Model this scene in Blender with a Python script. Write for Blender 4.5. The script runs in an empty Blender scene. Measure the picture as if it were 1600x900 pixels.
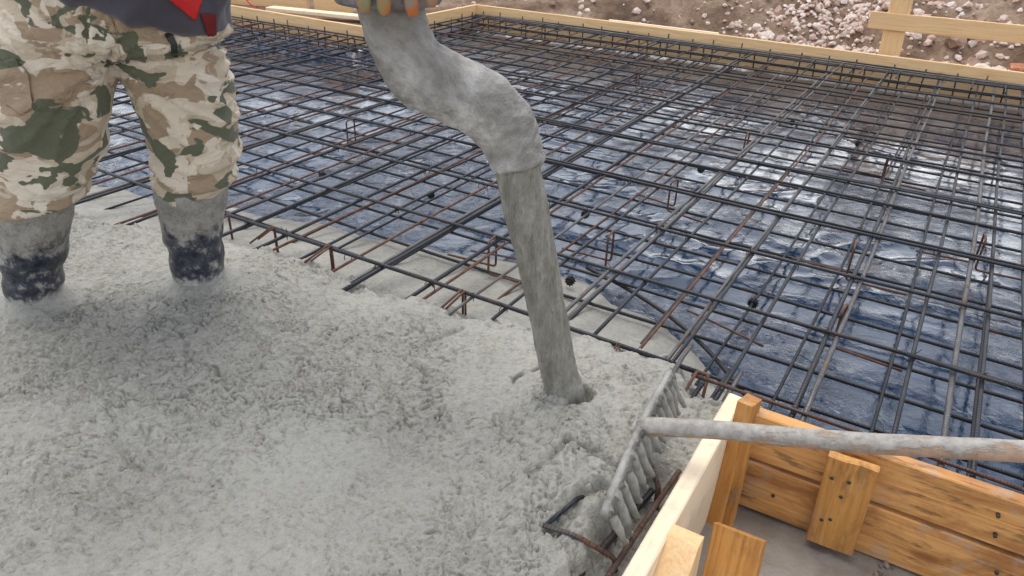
import bpy, bmesh, math, random
import numpy as np
from mathutils import Vector, Matrix, noise as mnoise
from mathutils.bvhtree import BVHTree

random.seed(7)
SC = bpy.context.scene
COL = SC.collection
V = Vector

# ------------------------------------------------------------------ camera
CAM_H = 1.10
ROT = Matrix(((0.85258613, -0.27437772, 0.44476259),
              (0.52180308, 0.40037721, -0.75327262),
              (0.02860842, 0.87430828, 0.48452719)))
cd = bpy.data.cameras.new("camera")
cam = bpy.data.objects.new("camera", cd)
COL.objects.link(cam)
cam.matrix_world = Matrix.Translation((0, 0, CAM_H)) @ ROT.to_4x4()
cd.sensor_width = 36.0
cd.lens = 25.822
cd.clip_start = 0.02
cd.clip_end = 2000
SC.camera = cam
RIGHT = V((0.861103, 0.50843, 0))       # horizontal directions as the photographer stands
TOCAM = V((0.50843, -0.861103, 0))
AWAY = -TOCAM
UP = V((0, 0, 1))

# ------------------------------------------------------------------ helpers
def wm(o):
    m = o.matrix_basis.copy()
    if o.parent:
        m = wm(o.parent) @ o.matrix_parent_inverse @ m
    return m

def adopt(o, parent):
    if parent is not None:
        o.parent = parent
        o.matrix_parent_inverse = wm(parent).inverted()
    return o

def tag(o, label=None, cat=None, group=None, kind=None):
    if label: o["label"] = label
    if cat: o["category"] = cat
    if group: o["group"] = group
    if kind: o["kind"] = kind
    return o

def empty(name, loc=(0, 0, 0), label=None, cat=None, group=None):
    o = bpy.data.objects.new(name, None)
    o.empty_display_size = 0.1
    COL.objects.link(o)
    o.location = loc
    return tag(o, label, cat, group)

def link_mesh(name, me, mat, parent=None, mtx=None, smooth=True):
    if smooth:
        me.shade_smooth()
    if mat is not None:
        me.materials.append(mat)
    o = bpy.data.objects.new(name, me)
    COL.objects.link(o)
    if mtx is not None:
        o.matrix_basis = mtx
    return adopt(o, parent)

def from_bm(name, bm, mat, parent=None, mtx=None, smooth=True):
    me = bpy.data.meshes.new(name)
    bm.normal_update()
    bm.to_mesh(me)
    bm.free()
    return link_mesh(name, me, mat, parent, mtx, smooth)

def evaluated(me, mods):
    """Apply modifiers [(type, settings)] to a mesh and return the new mesh."""
    o = bpy.data.objects.new("work", me)
    COL.objects.link(o)
    for t, st in mods:
        m = o.modifiers.new(t, t)
        for k, v in st.items():
            setattr(m, k, v)
    bpy.context.view_layer.update()
    dg = bpy.context.evaluated_depsgraph_get()
    out = bpy.data.meshes.new_from_object(o.evaluated_get(dg), depsgraph=dg)
    bpy.data.objects.remove(o)
    return out

# numpy gradient noise -------------------------------------------------
def perlin(x, y, seed=0):
    rs = np.random.RandomState(seed)
    p = rs.permutation(256); p = np.concatenate([p, p, p])
    ang = rs.rand(256) * 2 * np.pi
    gx, gy = np.cos(ang), np.sin(ang)
    xi = np.floor(x).astype(int); yi = np.floor(y).astype(int)
    xf = x - xi; yf = y - yi
    u = xf * xf * xf * (xf * (xf * 6 - 15) + 10); v = yf * yf * yf * (yf * (yf * 6 - 15) + 10)
    def gr(ix, iy, dx, dy):
        h = p[(p[ix & 255] + iy) & 255]
        return gx[h] * dx + gy[h] * dy
    a = gr(xi, yi, xf, yf); b = gr(xi + 1, yi, xf - 1, yf)
    c = gr(xi, yi + 1, xf, yf - 1); d = gr(xi + 1, yi + 1, xf - 1, yf - 1)
    return ((a * (1 - u) + b * u) * (1 - v) + (c * (1 - u) + d * u) * v) * 1.5

def fbm(x, y, seed=0, o=4, gain=0.5):
    s = 0; a = 1
    for i in range(o):
        s = s + a * perlin(x * 2 ** i, y * 2 ** i, seed + i); a *= gain
    return s

def sstep(a, b, x):
    t = np.clip((x - a) / (b - a), 0, 1)
    return t * t * (3 - 2 * t)

def grid_mesh(name, xs, ys, zf, keep=None):
    X, Y = np.meshgrid(xs, ys)
    Z = zf(X, Y)
    co = np.stack([X, Y, Z], -1).reshape(-1, 3)
    ny, nx = X.shape
    i = np.arange(ny * nx).reshape(ny, nx)
    f = np.stack([i[:-1, :-1], i[:-1, 1:], i[1:, 1:], i[1:, :-1]], -1).reshape(-1, 4)
    if keep is not None:
        f = f[keep(co[f].mean(1))]
        used = np.unique(f)
        remap = np.zeros(len(co), int); remap[used] = np.arange(len(used))
        co = co[used]; f = remap[f]
    me = bpy.data.meshes.new(name)
    me.vertices.add(len(co)); me.vertices.foreach_set("co", co.astype(np.float32).ravel())
    me.loops.add(len(f) * 4); me.loops.foreach_set("vertex_index", f.astype(np.int32).ravel())
    me.polygons.add(len(f))
    me.polygons.foreach_set("loop_start", np.arange(0, len(f) * 4, 4, dtype=np.int32))
    me.polygons.foreach_set("loop_total", np.full(len(f), 4, np.int32))
    me.update(calc_edges=True)
    return me

# tubes ----------------------------------------------------------------
def smooth_path(pts, n=6):
    pts = [V(p) for p in pts]
    if len(pts) < 3: return pts
    out = []
    P = [pts[0] * 2 - pts[1]] + pts + [pts[-1] * 2 - pts[-2]]
    for i in range(1, len(P) - 2):
        p0, p1, p2, p3 = P[i - 1:i + 3]
        for k in range(n):
            t = k / n
            out.append(0.5 * ((2 * p1) + (p2 - p0) * t + (2 * p0 - 5 * p1 + 4 * p2 - p3) * t * t + (3 * p1 - p0 - 3 * p2 + p3) * t ** 3))
    out.append(pts[-1])
    return out

def fillet(pts, r=0.015, n=4):
    pts = [V(p) for p in pts]
    out = [pts[0]]
    for i in range(1, len(pts) - 1):
        a = (pts[i - 1] - pts[i]); b = (pts[i + 1] - pts[i])
        rr = min(r, a.length * .45, b.length * .45)
        p, q = pts[i] + a.normalized() * rr, pts[i] + b.normalized() * rr
        for k in range(n + 1):
            t = k / n
            out.append(p * (1 - t) ** 2 + pts[i] * 2 * t * (1 - t) + q * t * t)
    out.append(pts[-1])
    return out

def add_tube(bm, path, rad, seg=8, cap=True, jitter=None):
    path = [V(p) for p in path]
    n = len(path)
    rads = rad if isinstance(rad, (list, tuple)) else [rad] * n
    t0 = (path[1] - path[0]).normalized()
    u = t0.orthogonal().normalized()
    rings = []
    pt = t0
    for i in range(n):
        t = (path[min(i + 1, n - 1)] - path[max(i - 1, 0)]).normalized()
        q = pt.rotation_difference(t); u = q @ u; pt = t
        u = (u - t * u.dot(t)).normalized()
        w = t.cross(u)
        ring = []
        for k in range(seg):
            a = 2 * math.pi * k / seg
            r = rads[i]
            d = u * math.cos(a) + w * math.sin(a)
            if jitter: r *= 1 + jitter(path[i], d)
            ring.append(bm.verts.new(path[i] + d * r))
        rings.append(ring)
    for i in range(n - 1):
        for k in range(seg):
            bm.faces.new((rings[i][k], rings[i][(k + 1) % seg], rings[i + 1][(k + 1) % seg], rings[i + 1][k]))
    if cap:
        bm.faces.new(rings[0][::-1]); bm.faces.new(rings[-1])
    return rings

def tube(name, path, rad, mat, parent=None, seg=8, jitter=None, origin=None):
    bm = bmesh.new()
    o = V(origin) if origin is not None else V(path[0])
    add_tube(bm, [V(p) - o for p in path], rad, seg, jitter=None if jitter is None else (lambda p, d: jitter(p + o, d)))
    return from_bm(name, bm, mat, parent, Matrix.Translation(o))

def bar(name, p0, p1, r, mat, parent=None, sag=0.003):
    """A straight-ish ribbed bar: local x runs along its length."""
    p0, p1 = V(p0), V(p1)
    L = (p1 - p0).length
    n = max(3, int(L / 0.3) + 1)
    ph, ph2 = random.uniform(0, 9), random.uniform(0, 9)
    path = []
    for i in range(n + 1):
        t = i / n
        path.append(V((t * L, sag * 2 * math.sin(ph + t * L * 2.1) * math.sin(math.pi * t), sag * math.sin(ph2 + t * L * 2.7))))
    bm = bmesh.new()
    add_tube(bm, path, r, 8)
    x = (p1 - p0).normalized(); y = UP.cross(x).normalized(); z = x.cross(y)
    m = Matrix((x, y, z)).transposed().to_4x4(); m.translation = p0
    return from_bm(name, bm, mat, parent, m)

def board(name, p0, p1, h, th, mat, parent=None, up=UP, wav=0.0015, taper=None, tilt=0.0):
    """A sawn board from p0 to p1 (bottom centre line), height h along up, thickness th; local x along its length."""
    p0, p1 = V(p0), V(p1)
    x = (p1 - p0).normalized(); L = (p1 - p0).length
    z = (V(up) - x * V(up).dot(x)).normalized()
    if tilt: z = Matrix.Rotation(tilt, 3, x) @ z
    y = z.cross(x)
    n = max(2, int(L / 0.06)); n = min(n, 60)
    bm = bmesh.new()
    sx = random.uniform(0, 50)
    b = min(0.003, th * .2)
    prof = [(-th / 2 + b, 0), (th / 2 - b, 0), (th / 2, b), (th / 2, h * .33), (th / 2, h * .66), (th / 2, h - b), (th / 2 - b, h), (0, h), (-th / 2 + b, h), (-th / 2, h - b), (-th / 2, h * .66), (-th / 2, h * .33), (-th / 2, b)]
    rings = []
    for i in range(n + 1):
        t = i / n
        ring = []
        for (py, pz) in prof:
            s = 1.0 if taper is None else taper(t)
            j = V((t * L * 3 + sx, py * 9, pz * 9))
            dy = wav * mnoise.noise(j * 1.3); dz = wav * 1.5 * mnoise.noise(j * 1.1 + V((9, 3, 1)))
            xx = t * L + (0.003 * mnoise.noise(V((pz * 40, py * 40, sx))) if i in (0, n) else 0)
            ring.append(bm.verts.new((xx, py + dy, pz * s + (dz if pz > h * .5 or pz < .01 else 0))))
        rings.append(ring)
    m_ = len(prof)
    for i in range(n):
        for k in range(m_):
            bm.faces.new((rings[i][k], rings[i + 1][k], rings[i + 1][(k + 1) % m_], rings[i][(k + 1) % m_]))
    bm.faces.new(rings[0]); bm.faces.new(rings[-1][::-1])
    bmesh.ops.recalc_face_normals(bm, faces=bm.faces)
    m = Matrix((x, y, z)).transposed().to_4x4(); m.translation = p0
    return from_bm(name, bm, mat, parent, m, smooth=False)

# lofted bodies ----------------------------------------------------------
def add_loft(bm, rings, n=24, power=2.2):
    """rings: (centre, u, v, a, b)."""
    prev = None; first = None
    for c, u, v, a, b in rings:
        ring = []
        for k in range(n):
            t = 2 * math.pi * k / n
            ct, st = math.cos(t), math.sin(t)
            cx = math.copysign(abs(ct) ** (2 / power), ct); sy = math.copysign(abs(st) ** (2 / power), st)
            ring.append(bm.verts.new(V(c) + V(u) * (a * cx) + V(v) * (b * sy)))
        if prev:
            for k in range(n):
                bm.faces.new((prev[k], prev[(k + 1) % n], ring[(k + 1) % n], ring[k]))
        else:
            first = ring
        prev = ring
    bm.faces.new(first[::-1]); bm.faces.new(prev)

def solid(name, builder, voxel=0.012, smooth_it=6, disp=None):
    """Union of lofts and tubes into one continuous surface."""
    bm = bmesh.new()
    builder(bm)
    bmesh.ops.recalc_face_normals(bm, faces=bm.faces)
    me = bpy.data.meshes.new(name); bm.to_mesh(me); bm.free()
    mods = [("REMESH", dict(mode='VOXEL', voxel_size=voxel, use_smooth_shade=True))]
    if smooth_it: mods.append(("SMOOTH", dict(factor=0.5, iterations=smooth_it)))
    out = evaluated(me, mods)
    if disp:
        out.update()
        nr = [v.normal.copy() for v in out.vertices]
        for v, k in zip(out.vertices, nr):
            v.co += k * disp(v.co, k)
        out.update()
    out.name = name
    return out

# ------------------------------------------------------------------ materials
class NT:
    def __init__(self, name):
        self.m = bpy.data.materials.new(name)
        self.m.use_nodes = True
        self.t = self.m.node_tree
        self.t.nodes.clear()
        self.out = self.t.nodes.new("ShaderNodeOutputMaterial")
        self.b = self.t.nodes.new("ShaderNodeBsdfPrincipled")
        self.t.links.new(self.b.outputs[0], self.out.inputs[0])
        self.tc = self.t.nodes.new("ShaderNodeTexCoord")
    def set(self, sock, v):
        if v is None: return
        if hasattr(v, "is_output"): self.t.links.new(v, sock)
        else:
            if sock.type == 'RGBA' and len(v) == 3: v = (*v, 1)
            sock.default_value = v
    def p(self, **kw):
        for k, v in kw.items():
            self.set(self.b.inputs[k.replace("_", " ")], v)
    def obj(self, scale=(1, 1, 1), loc=(0, 0, 0), rot=(0, 0, 0)):
        n = self.t.nodes.new("ShaderNodeMapping")
        self.t.links.new(self.tc.outputs["Object"], n.inputs[0])
        n.inputs["Scale"].default_value = scale; n.inputs["Location"].default_value = loc; n.inputs["Rotation"].default_value = rot
        return n.outputs[0]
    def rnd(self):
        n = self.t.nodes.new("ShaderNodeObjectInfo"); return n.outputs["Random"]
    def shift(self, vec, amount=50.0):
        r = self.rnd()
        n = self.t.nodes.new("ShaderNodeVectorMath"); n.operation = 'ADD'
        self.t.links.new(vec, n.inputs[0])
        c = self.t.nodes.new("ShaderNodeCombineXYZ")
        s = self.math('MULTIPLY', r, amount)
        for i in range(3): self.t.links.new(s, c.inputs[i])
        self.t.links.new(c.outputs[0], n.inputs[1])
        return n.outputs[0]
    def noise(self, vec, scale=5, detail=4, rough=.5, dist=0, lac=2.0):
        n = self.t.nodes.new("ShaderNodeTexNoise")
        self.set(n.inputs["Vector"], vec)
        n.inputs["Scale"].default_value = scale; n.inputs["Detail"].default_value = detail
        n.inputs["Roughness"].default_value = rough; n.inputs["Distortion"].default_value = dist
        n.inputs["Lacunarity"].default_value = lac
        return n.outputs["Fac"]
    def vor(self, vec, scale=5, feature='F1', rnd=1.0):
        n = self.t.nodes.new("ShaderNodeTexVoronoi"); n.feature = feature
        self.set(n.inputs["Vector"], vec); n.inputs["Scale"].default_value = scale
        n.inputs["Randomness"].default_value = rnd
        return n.outputs["Distance"]
    def wave(self, vec, scale=5, dist=0, detail=2, dscale=1, direction='X', kind='BANDS', profile='SIN'):
        n = self.t.nodes.new("ShaderNodeTexWave"); n.wave_type = kind; n.wave_profile = profile
        if kind == 'BANDS': n.bands_direction = direction
        else: n.rings_direction = direction
        self.set(n.inputs["Vector"], vec); n.inputs["Scale"].default_value = scale
        n.inputs["Distortion"].default_value = dist; n.inputs["Detail"].default_value = detail; n.inputs["Detail Scale"].default_value = dscale
        return n.outputs["Fac"]
    def ramp(self, fac, stops, interp='LINEAR'):
        n = self.t.nodes.new("ShaderNodeValToRGB"); n.color_ramp.interpolation = interp
        self.set(n.inputs[0], fac)
        e = n.color_ramp.elements
        while len(e) < len(stops): e.new(0.5)
        for k, (pos, c) in zip(e, stops):
            k.position = pos; c = (c, c, c) if isinstance(c, (int, float)) else c; k.color = (*c, 1)
        return n.outputs[0]
    def mix(self, fac, a, b, mode='MIX'):
        n = self.t.nodes.new("ShaderNodeMix"); n.data_type = 'RGBA'; n.blend_type = mode
        self.set(n.inputs[0], fac); self.set(n.inputs[6], a); self.set(n.inputs[7], b)
        return n.outputs[2]
    def math(self, op, a, b=None, clamp=False):
        n = self.t.nodes.new("ShaderNodeMath"); n.operation = op; n.use_clamp = clamp
        self.set(n.inputs[0], a)
        if b is not None: self.set(n.inputs[1], b)
        return n.outputs[0]
    def sep(self, vec, axis):
        n = self.t.nodes.new("ShaderNodeSeparateXYZ"); self.t.links.new(vec, n.inputs[0]); return n.outputs[axis]
    def bump(self, h, dist=0.01, strength=1.0, normal=None):
        n = self.t.nodes.new("ShaderNodeBump"); n.inputs["Strength"].default_value = strength; n.inputs["Distance"].default_value = dist
        self.set(n.inputs["Height"], h)
        if normal is not None: self.set(n.inputs["Normal"], normal)
        return n.outputs[0]

def mat_wet_concrete(name, a=(.31, .315, .30), b=(.43, .435, .42), rough=(.42, .62), fine=1.0):
    k = NT(name)
    o = k.obj()
    n1 = k.noise(o, 2.2, 5, .6); n2 = k.noise(o, 60, 3, .7); n3 = k.noise(o, 260, 2, .6)
    f = k.math('ADD', k.math('MULTIPLY', n1, .65), k.math('MULTIPLY', n2, .35))
    c = k.ramp(f, [(.36, a), (.62, b)])
    pits = k.ramp(n2, [(.30, .55), (.42, 1.0)])
    c = k.mix(.5, c, pits, 'MULTIPLY')
    r = k.ramp(k.noise(o, 9, 3), [(.35, rough[0]), (.65, rough[1])])
    b1 = k.bump(n3, .003 * fine, .9); b2 = k.bump(n2, .006 * fine, .6, b1)
    k.p(Base_Color=c, Roughness=r, Normal=b2, Specular_IOR_Level=.5)
    return k.m

def mat_wood(name, light, dark, grain=1.0, stain=0.0, knot=True, dirt=0.0, rough=.65, bark=0.0):
    k = NT(name)
    o = k.shift(k.obj((1.0, 11, 11)))
    g1 = k.noise(o, 3.0, 6, .62, .6)
    o2 = k.shift(k.obj((.5, 5, 5)))
    g2 = k.wave(o2, 2.6, 14.0, 4, 1.6, 'Z')
    o3 = k.shift(k.obj((1, 60, 60)))
    g3 = k.noise(o3, 4, 2, .6)
    f = k.math('ADD', k.math('ADD', k.math('MULTIPLY', g1, .5), k.math('MULTIPLY', g2, .13 * grain)), k.math('MULTIPLY', g3, .37))
    mid = tuple((light[i] * .55 + dark[i] * .45) for i in range(3))
    c = k.ramp(f, [(.28, dark), (.47, mid), (.72, light)])
    if knot:
        ko = k.shift(k.obj((1.6, 3.4, 3.4)))
        d = k.vor(ko, 1.7)
        kn = k.ramp(d, [(.0, 1.0), (.055, .8), (.10, 0.0)])
        c = k.mix(k.math('MULTIPLY', kn, .75), c, (dark[0] * .45, dark[1] * .33, dark[2] * .25))
    if stain:
        so = k.shift(k.obj((1.4, 4, 4)), 31)
        s = k.ramp(k.noise(so, 2.6, 6, .66, .6), [(.47, 0.0), (.60, 1.0)])
        c = k.mix(k.math('MULTIPLY', s, stain * .8), c, (.24, .085, .022))
        s2 = k.ramp(k.noise(k.shift(k.obj((2, 9, 9)), 77), 3.1, 5, .68), [(.55, 0.0), (.63, 1.0)])
        c = k.mix(k.math('MULTIPLY', s2, stain * .75), c, (.05, .030, .018))
    if dirt:
        d = k.ramp(k.noise(k.shift(k.obj(), 13), 14, 4, .7), [(.54, 0.0), (.63, 1.0)])
        c = k.mix(k.math('MULTIPLY', d, dirt), c, (.36, .35, .32))
    if bark:
        edge = k.math('ADD', k.sep(k.obj(), 2), k.math('MULTIPLY', k.math('SUBTRACT', k.noise(k.shift(k.obj((1, 1, 1)), 23), 9, 5, .65), .5), -.11))
        bk = k.ramp(edge, [(bark * .7, 1.0), (bark, 0.0)])
        c = k.mix(bk, c, k.ramp(g3, [(.35, (.035, .02, .013)), (.65, (.14, .06, .03))]))
    bm_ = k.bump(f, .004, .8)
    k.p(Base_Color=c, Roughness=rough, Normal=bm_)
    return k.m

def mat_steel(name, base, rust, amount, ribs=True):
    k = NT(name)
    o = k.shift(k.obj())
    n = k.noise(o, 9, 5, .7)
    s = k.ramp(n, [(.52 - amount * .35, 0.0), (.66 - amount * .35, 1.0)])
    v = k.noise(k.shift(k.obj((3, 20, 20)), 9), 5, 3)
    b2 = tuple(x * 1.9 for x in base)
    c0 = k.ramp(v, [(.35, base), (.7, b2)])
    r2 = tuple(x * .5 for x in rust)
    c1 = k.ramp(k.noise(o, 40, 3, .6), [(.35, r2), (.65, rust)])
    c = k.mix(s, c0, c1)
    ri = k.tc.outputs["Object"]
    k.p(Base_Color=c, Roughness=k.math('ADD', k.math('MULTIPLY', s, .35), .42), Metallic=k.math('MULTIPLY', k.math('SUBTRACT', 1.0, s), .35))
    nb = k.bump(k.noise(o, 150, 2), .0008, .5)
    if ribs:
        w = k.wave(k.obj((1, .35, .35), rot=(0, 0, .0)), 24, .2, 0, 1, 'X')
        nb = k.bump(k.ramp(w, [(.45, 0.0), (.75, 1.0)]), .0022, 1.0, nb)
    k.p(Normal=nb)
    return k.m

M_STEEL = mat_steel("steel_dark", (.020, .022, .027), (.10, .055, .035), -.12)
M_STEEL2 = mat_steel("steel_grey", (.085, .084, .086), (.15, .09, .06), .02)
M_RUST = mat_steel("steel_rusty", (.05, .045, .045), (.155, .072, .046), 1.0, ribs=False)
M_RUSTR = mat_steel("steel_rusty_ribbed", (.05, .045, .045), (.14, .068, .045), .40)
M_CONC = mat_wet_concrete("wet_concrete", (.240, .235, .207), (.358, .351, .312), (.27, .50))
M_CAKE = mat_wet_concrete("caked_concrete", (.27, .265, .245), (.42, .415, .39), (.6, .8))
M_WOOD = mat_wood("fresh_pine", (.84, .60, .33), (.66, .38, .16), dirt=.10)
M_WOODW = mat_wood("pale_pine", (.88, .76, .58), (.78, .60, .40), .6, dirt=.25)
M_WOODO = mat_wood("aged_pine", (.74, .40, .14), (.46, .19, .045), 1.0, stain=.8, dirt=.3)
M_SCRAP = mat_wood("wet_plank", (.42, .25, .115), (.24, .12, .05), 1.0)
M_WOODC = mat_wood("orange_cleat", (.62, .31, .08), (.38, .155, .03), 1.2, stain=.5, dirt=.2)

# ------------------------------------------------------------------ world and light
SUN_DIR = V((-0.20, 0.22, 0.90)).normalized()      # towards the sun
elev = math.asin(SUN_DIR.z); azim = math.atan2(SUN_DIR.x, SUN_DIR.y)
w = bpy.data.worlds.new("World"); SC.world = w; w.use_nodes = True
nt = w.node_tree; nt.nodes.clear()
wo = nt.nodes.new("ShaderNodeOutputWorld"); bg = nt.nodes.new("ShaderNodeBackground")
sky = nt.nodes.new("ShaderNodeTexSky"); sky.sky_type = 'NISHITA'; sky.sun_disc = False
sky.sun_elevation = elev; sky.sun_rotation = azim; sky.dust_density = 2.0; sky.air_density = 1.0; sky.ozone_density = 1.5
tc = nt.nodes.new("ShaderNodeTexCoord")
mp = nt.nodes.new("ShaderNodeMapping"); mp.inputs["Scale"].default_value = (1, 1, 2.6)
nz = nt.nodes.new("ShaderNodeTexNoise"); nz.inputs["Scale"].default_value = 2.2; nz.inputs["Detail"].default_value = 7; nz.inputs["Roughness"].default_value = .58; nz.inputs["Distortion"].default_value = .4
nt.links.new(tc.outputs["Generated"], mp.inputs[0]); nt.links.new(mp.outputs[0], nz.inputs["Vector"])
cr = nt.nodes.new("ShaderNodeValToRGB"); cr.color_ramp.elements[0].position = .32; cr.color_ramp.elements[1].position = .60
nt.links.new(nz.outputs["Fac"], cr.inputs[0])
ge = nt.nodes.new("ShaderNodeSeparateXYZ"); nt.links.new(tc.outputs["Generated"], ge.inputs[0])
mx = nt.nodes.new("ShaderNodeMix"); mx.data_type = 'RGBA'
cov = nt.nodes.new("ShaderNodeValToRGB"); nt.links.new(ge.outputs[2], cov.inputs[0])
cov.color_ramp.elements[0].position = .30; cov.color_ramp.elements[0].color = (1, 1, 1, 1)
cov.color_ramp.elements[1].position = .62; cov.color_ramp.elements[1].color = (.45, .45, .45, 1)
cvm = nt.nodes.new("ShaderNodeMath"); cvm.operation = 'MULTIPLY'
nt.links.new(cr.outputs[0], cvm.inputs[0]); nt.links.new(cov.outputs[0], cvm.inputs[1])
nt.links.new(cvm.outputs[0], mx.inputs[0]); nt.links.new(sky.outputs[0], mx.inputs[6]); band = nt.nodes.new("ShaderNodeValToRGB"); nt.links.new(ge.outputs[2], band.inputs[0])
els = band.color_ramp.elements
els[0].position = 0.0; els[0].color = (.55, .56, .58, 1); els[1].position = 1.0; els[1].color = (.42, .43, .45, 1)
for pos, v in ((.18, .85), (.30, 1.0), (.40, .75), (.55, .45)):
    e = els.new(pos); e.color = (v * .985, v * .99, v, 1)
cm = nt.nodes.new("ShaderNodeVectorMath"); cm.operation = 'SCALE'; cm.inputs[3].default_value = 21.0
nt.links.new(band.outputs[0], cm.inputs[0]); nt.links.new(cm.outputs[0], mx.inputs[7])
nt.links.new(mx.outputs[2], bg.inputs[0]); bg.inputs[1].default_value = 0.10
nt.links.new(bg.outputs[0], wo.inputs[0])
sl = bpy.data.lights.new("sun", 'SUN'); sl.energy = 1.8; sl.angle = math.radians(48); sl.color = (1, .94, .85)
so = bpy.data.objects.new("sun", sl); COL.objects.link(so)
so.rotation_euler = SUN_DIR.to_track_quat('Z', 'Y').to_euler(); so.location = (-4, -4, 8)
SC.view_settings.view_transform = 'Standard'
SC.view_settings.look = 'None'
SC.view_settings.exposure = 0.47
SC.view_settings.gamma = 1.0

# ------------------------------------------------------------------ ground with earth bank
FILM_Z = -0.17
def nonuni(fine0, fine1, step, far, growth=1.35):
    a = list(np.arange(fine0, fine1 + 1e-6, step))
    s = step; x = fine0; left = []
    while x > -far:
        s *= growth; x -= s; left.append(x)
    s = step; x = fine1; right = []
    while x < far:
        s *= growth; x += s; right.append(x)
    return np.array(left[::-1] + a + right)

def in_slab(X, Y, m=0.0):
    a = (X > -7.0 - m) & (X < 1.75 + m) & (Y > -3 - m) & (Y < 4.62 + m)
    b = (X > -4.12 - m) & (X < 1.75 + m) & (Y > 4 - m) & (Y < 6.19 + m)
    return a | b

def bank(X, Y):
    # foot of the excavated slope runs behind the formwork
    d = Y - 6.75 + 0.30 * perlin(X * .5, Y * .5, 3)
    left = np.clip((-X - 3.5) / 3.5, 0, 1)
    d = d - left * (-.6)
    rise = np.where(d > 0, 2.55 * (1 - np.exp(-np.clip(d, 0, 50) / 4.6)), 0)
    return rise

def ground_z(X, Y):
    z = -0.02 + bank(X, Y)
    near = np.exp(-((X + 1) ** 2 + (Y - 8) ** 2) / 900)
    amp = near * sstep(6.25, 6.8, Y + 0.0 * X)
    z = z + amp * (.10 * fbm(X * 1.3, Y * 1.3, 11, 4) + .05 * np.abs(fbm(X * 4.1, Y * 4.1, 21, 3)) + .022 * fbm(X * 13, Y * 13, 31, 3))
    z = z + .04 * fbm(X * .4, Y * .4, 5, 3)
    pit = in_slab(X, Y, .02)
    return np.where(pit, -0.30, np.where(in_slab(X, Y, .10), np.minimum(z, -.03), z))

gx = nonuni(-8.2, 3.2, .045, 400); gy = nonuni(4.2, 11.0, .045, 400)
me = grid_mesh("ground", gx, gy, ground_z)
k = NT("earth")
o = k.obj()
n1 = k.noise(o, 1.6, 6, .65); n2 = k.noise(o, 22, 4, .7)
c = k.ramp(n1, [(.36, (.095, .058, .036)), (.5, (.20, .132, .088)), (.63, (.33, .245, .18))])
c = k.mix(.55, c, k.ramp(n2, [(.3, (.35, .33, .31)), (.6, (1.1, 1.05, 1.0))]), 'MULTIPLY')
k.p(Base_Color=c, Roughness=.95, Normal=k.bump(n2, .03, .8))
M_EARTH = k.m
tag(link_mesh("ground", me, M_EARTH), kind="structure")

def gz(x, y):
    return float(ground_z(np.array([[float(x)]]), np.array([[float(y)]]))[0, 0])

# rubble ---------------------------------------------------------------
def stone_bm(bm, c, r, rnd, sub=1, flat=1.0, rough=.35):
    st = bmesh.ops.create_icosphere(bm, subdivisions=sub, radius=1.0)
    s = V((r * rnd.uniform(.7, 1.35), r * rnd.uniform(.7, 1.2), r * rnd.uniform(.5, .9) * flat))
    rot = Matrix.Rotation(rnd.uniform(0, 6.3), 3, 'Z') @ Matrix.Rotation(rnd.uniform(-.6, .6), 3, 'X')
    off = V((rnd.uniform(0, 99), rnd.uniform(0, 99), 0))
    for v in st["verts"]:
        p = v.co.copy()
        f = 1 + rough * mnoise.noise(p * 1.5 + off)
        # chop to facets
        for ax in ((.8, .3, .5), (-.6, .5, .6), (.1, -.9, .3)):
            a = V(ax).normalized(); d = p.dot(a)
            if d > .62: p -= a * (d - .62)
        p *= f
        v.co = V(c) + rot @ V((p.x * s.x, p.y * s.y, p.z * s.z))
    return st["verts"]

def stone_mat(name, a, b, c_):
    k = NT(name)
    isl = k.t.nodes.new("ShaderNodeNewGeometry").outputs["Random Per Island"]
    col = k.ramp(isl, [(.0, a), (.45, b), (.8, c_), (1.0, (.30, .20, .15))])
    n = k.noise(k.obj(), 30, 4, .7)
    col = k.mix(.5, col, k.ramp(n, [(.3, .5), (.6, 1.05)]), 'MULTIPLY')
    k.p(Base_Color=col, Roughness=.9, Normal=k.bump(n, .01, .6))
    return k.m
M_RUB = stone_mat("pale_rubble", (.66, .51, .44), (.76, .67, .61), (.56, .38, .30))
M_ROCK = stone_mat("brown_rock", (.33, .26, .20), (.40, .33, .27), (.29, .22, .17))

rnd = random.Random(5)
bm = bmesh.new()
def scatter(cx, cy, sx, sy, n, r0, r1, rot=0.0):
    for _ in range(n):
        a, b = rnd.gauss(0, 1), rnd.gauss(0, 1)
        x = cx + a * sx * math.cos(rot) - b * sy * math.sin(rot); y = cy + a * sx * math.sin(rot) + b * sy * math.cos(rot)
        if y < 6.32 and x > -4.3: continue
        if in_slab(np.array(x), np.array(y), .14): continue
        r = r0 + (r1 - r0) * rnd.random() ** 2.2
        stone_bm(bm, (x, y, gz(x, y) + r * .2), r, rnd)
scatter(-1.15, 7.0, .36, .55, 900, .016, .045)
scatter(-1.0, 7.9, .35, .6, 220, .02, .06)
scatter(-3.0, 7.5, .8, .6, 190, .012, .05)
scatter(-4.2, 7.4, .5, .6, 150, .015, .06)
scatter(-2.2, 7.9, .9, .9, 60, .012, .04)
scatter(.1, 7.1, .6, .5, 260, .012, .06)
scatter(.3, 8.3, .9, .8, 90, .015, .07)
tag(from_bm("gravel", bm, M_RUB, smooth=False), "pale pinkish broken brick and mortar gravel scattered over the brown soil behind the formwork", "gravel", kind="stuff")

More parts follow.
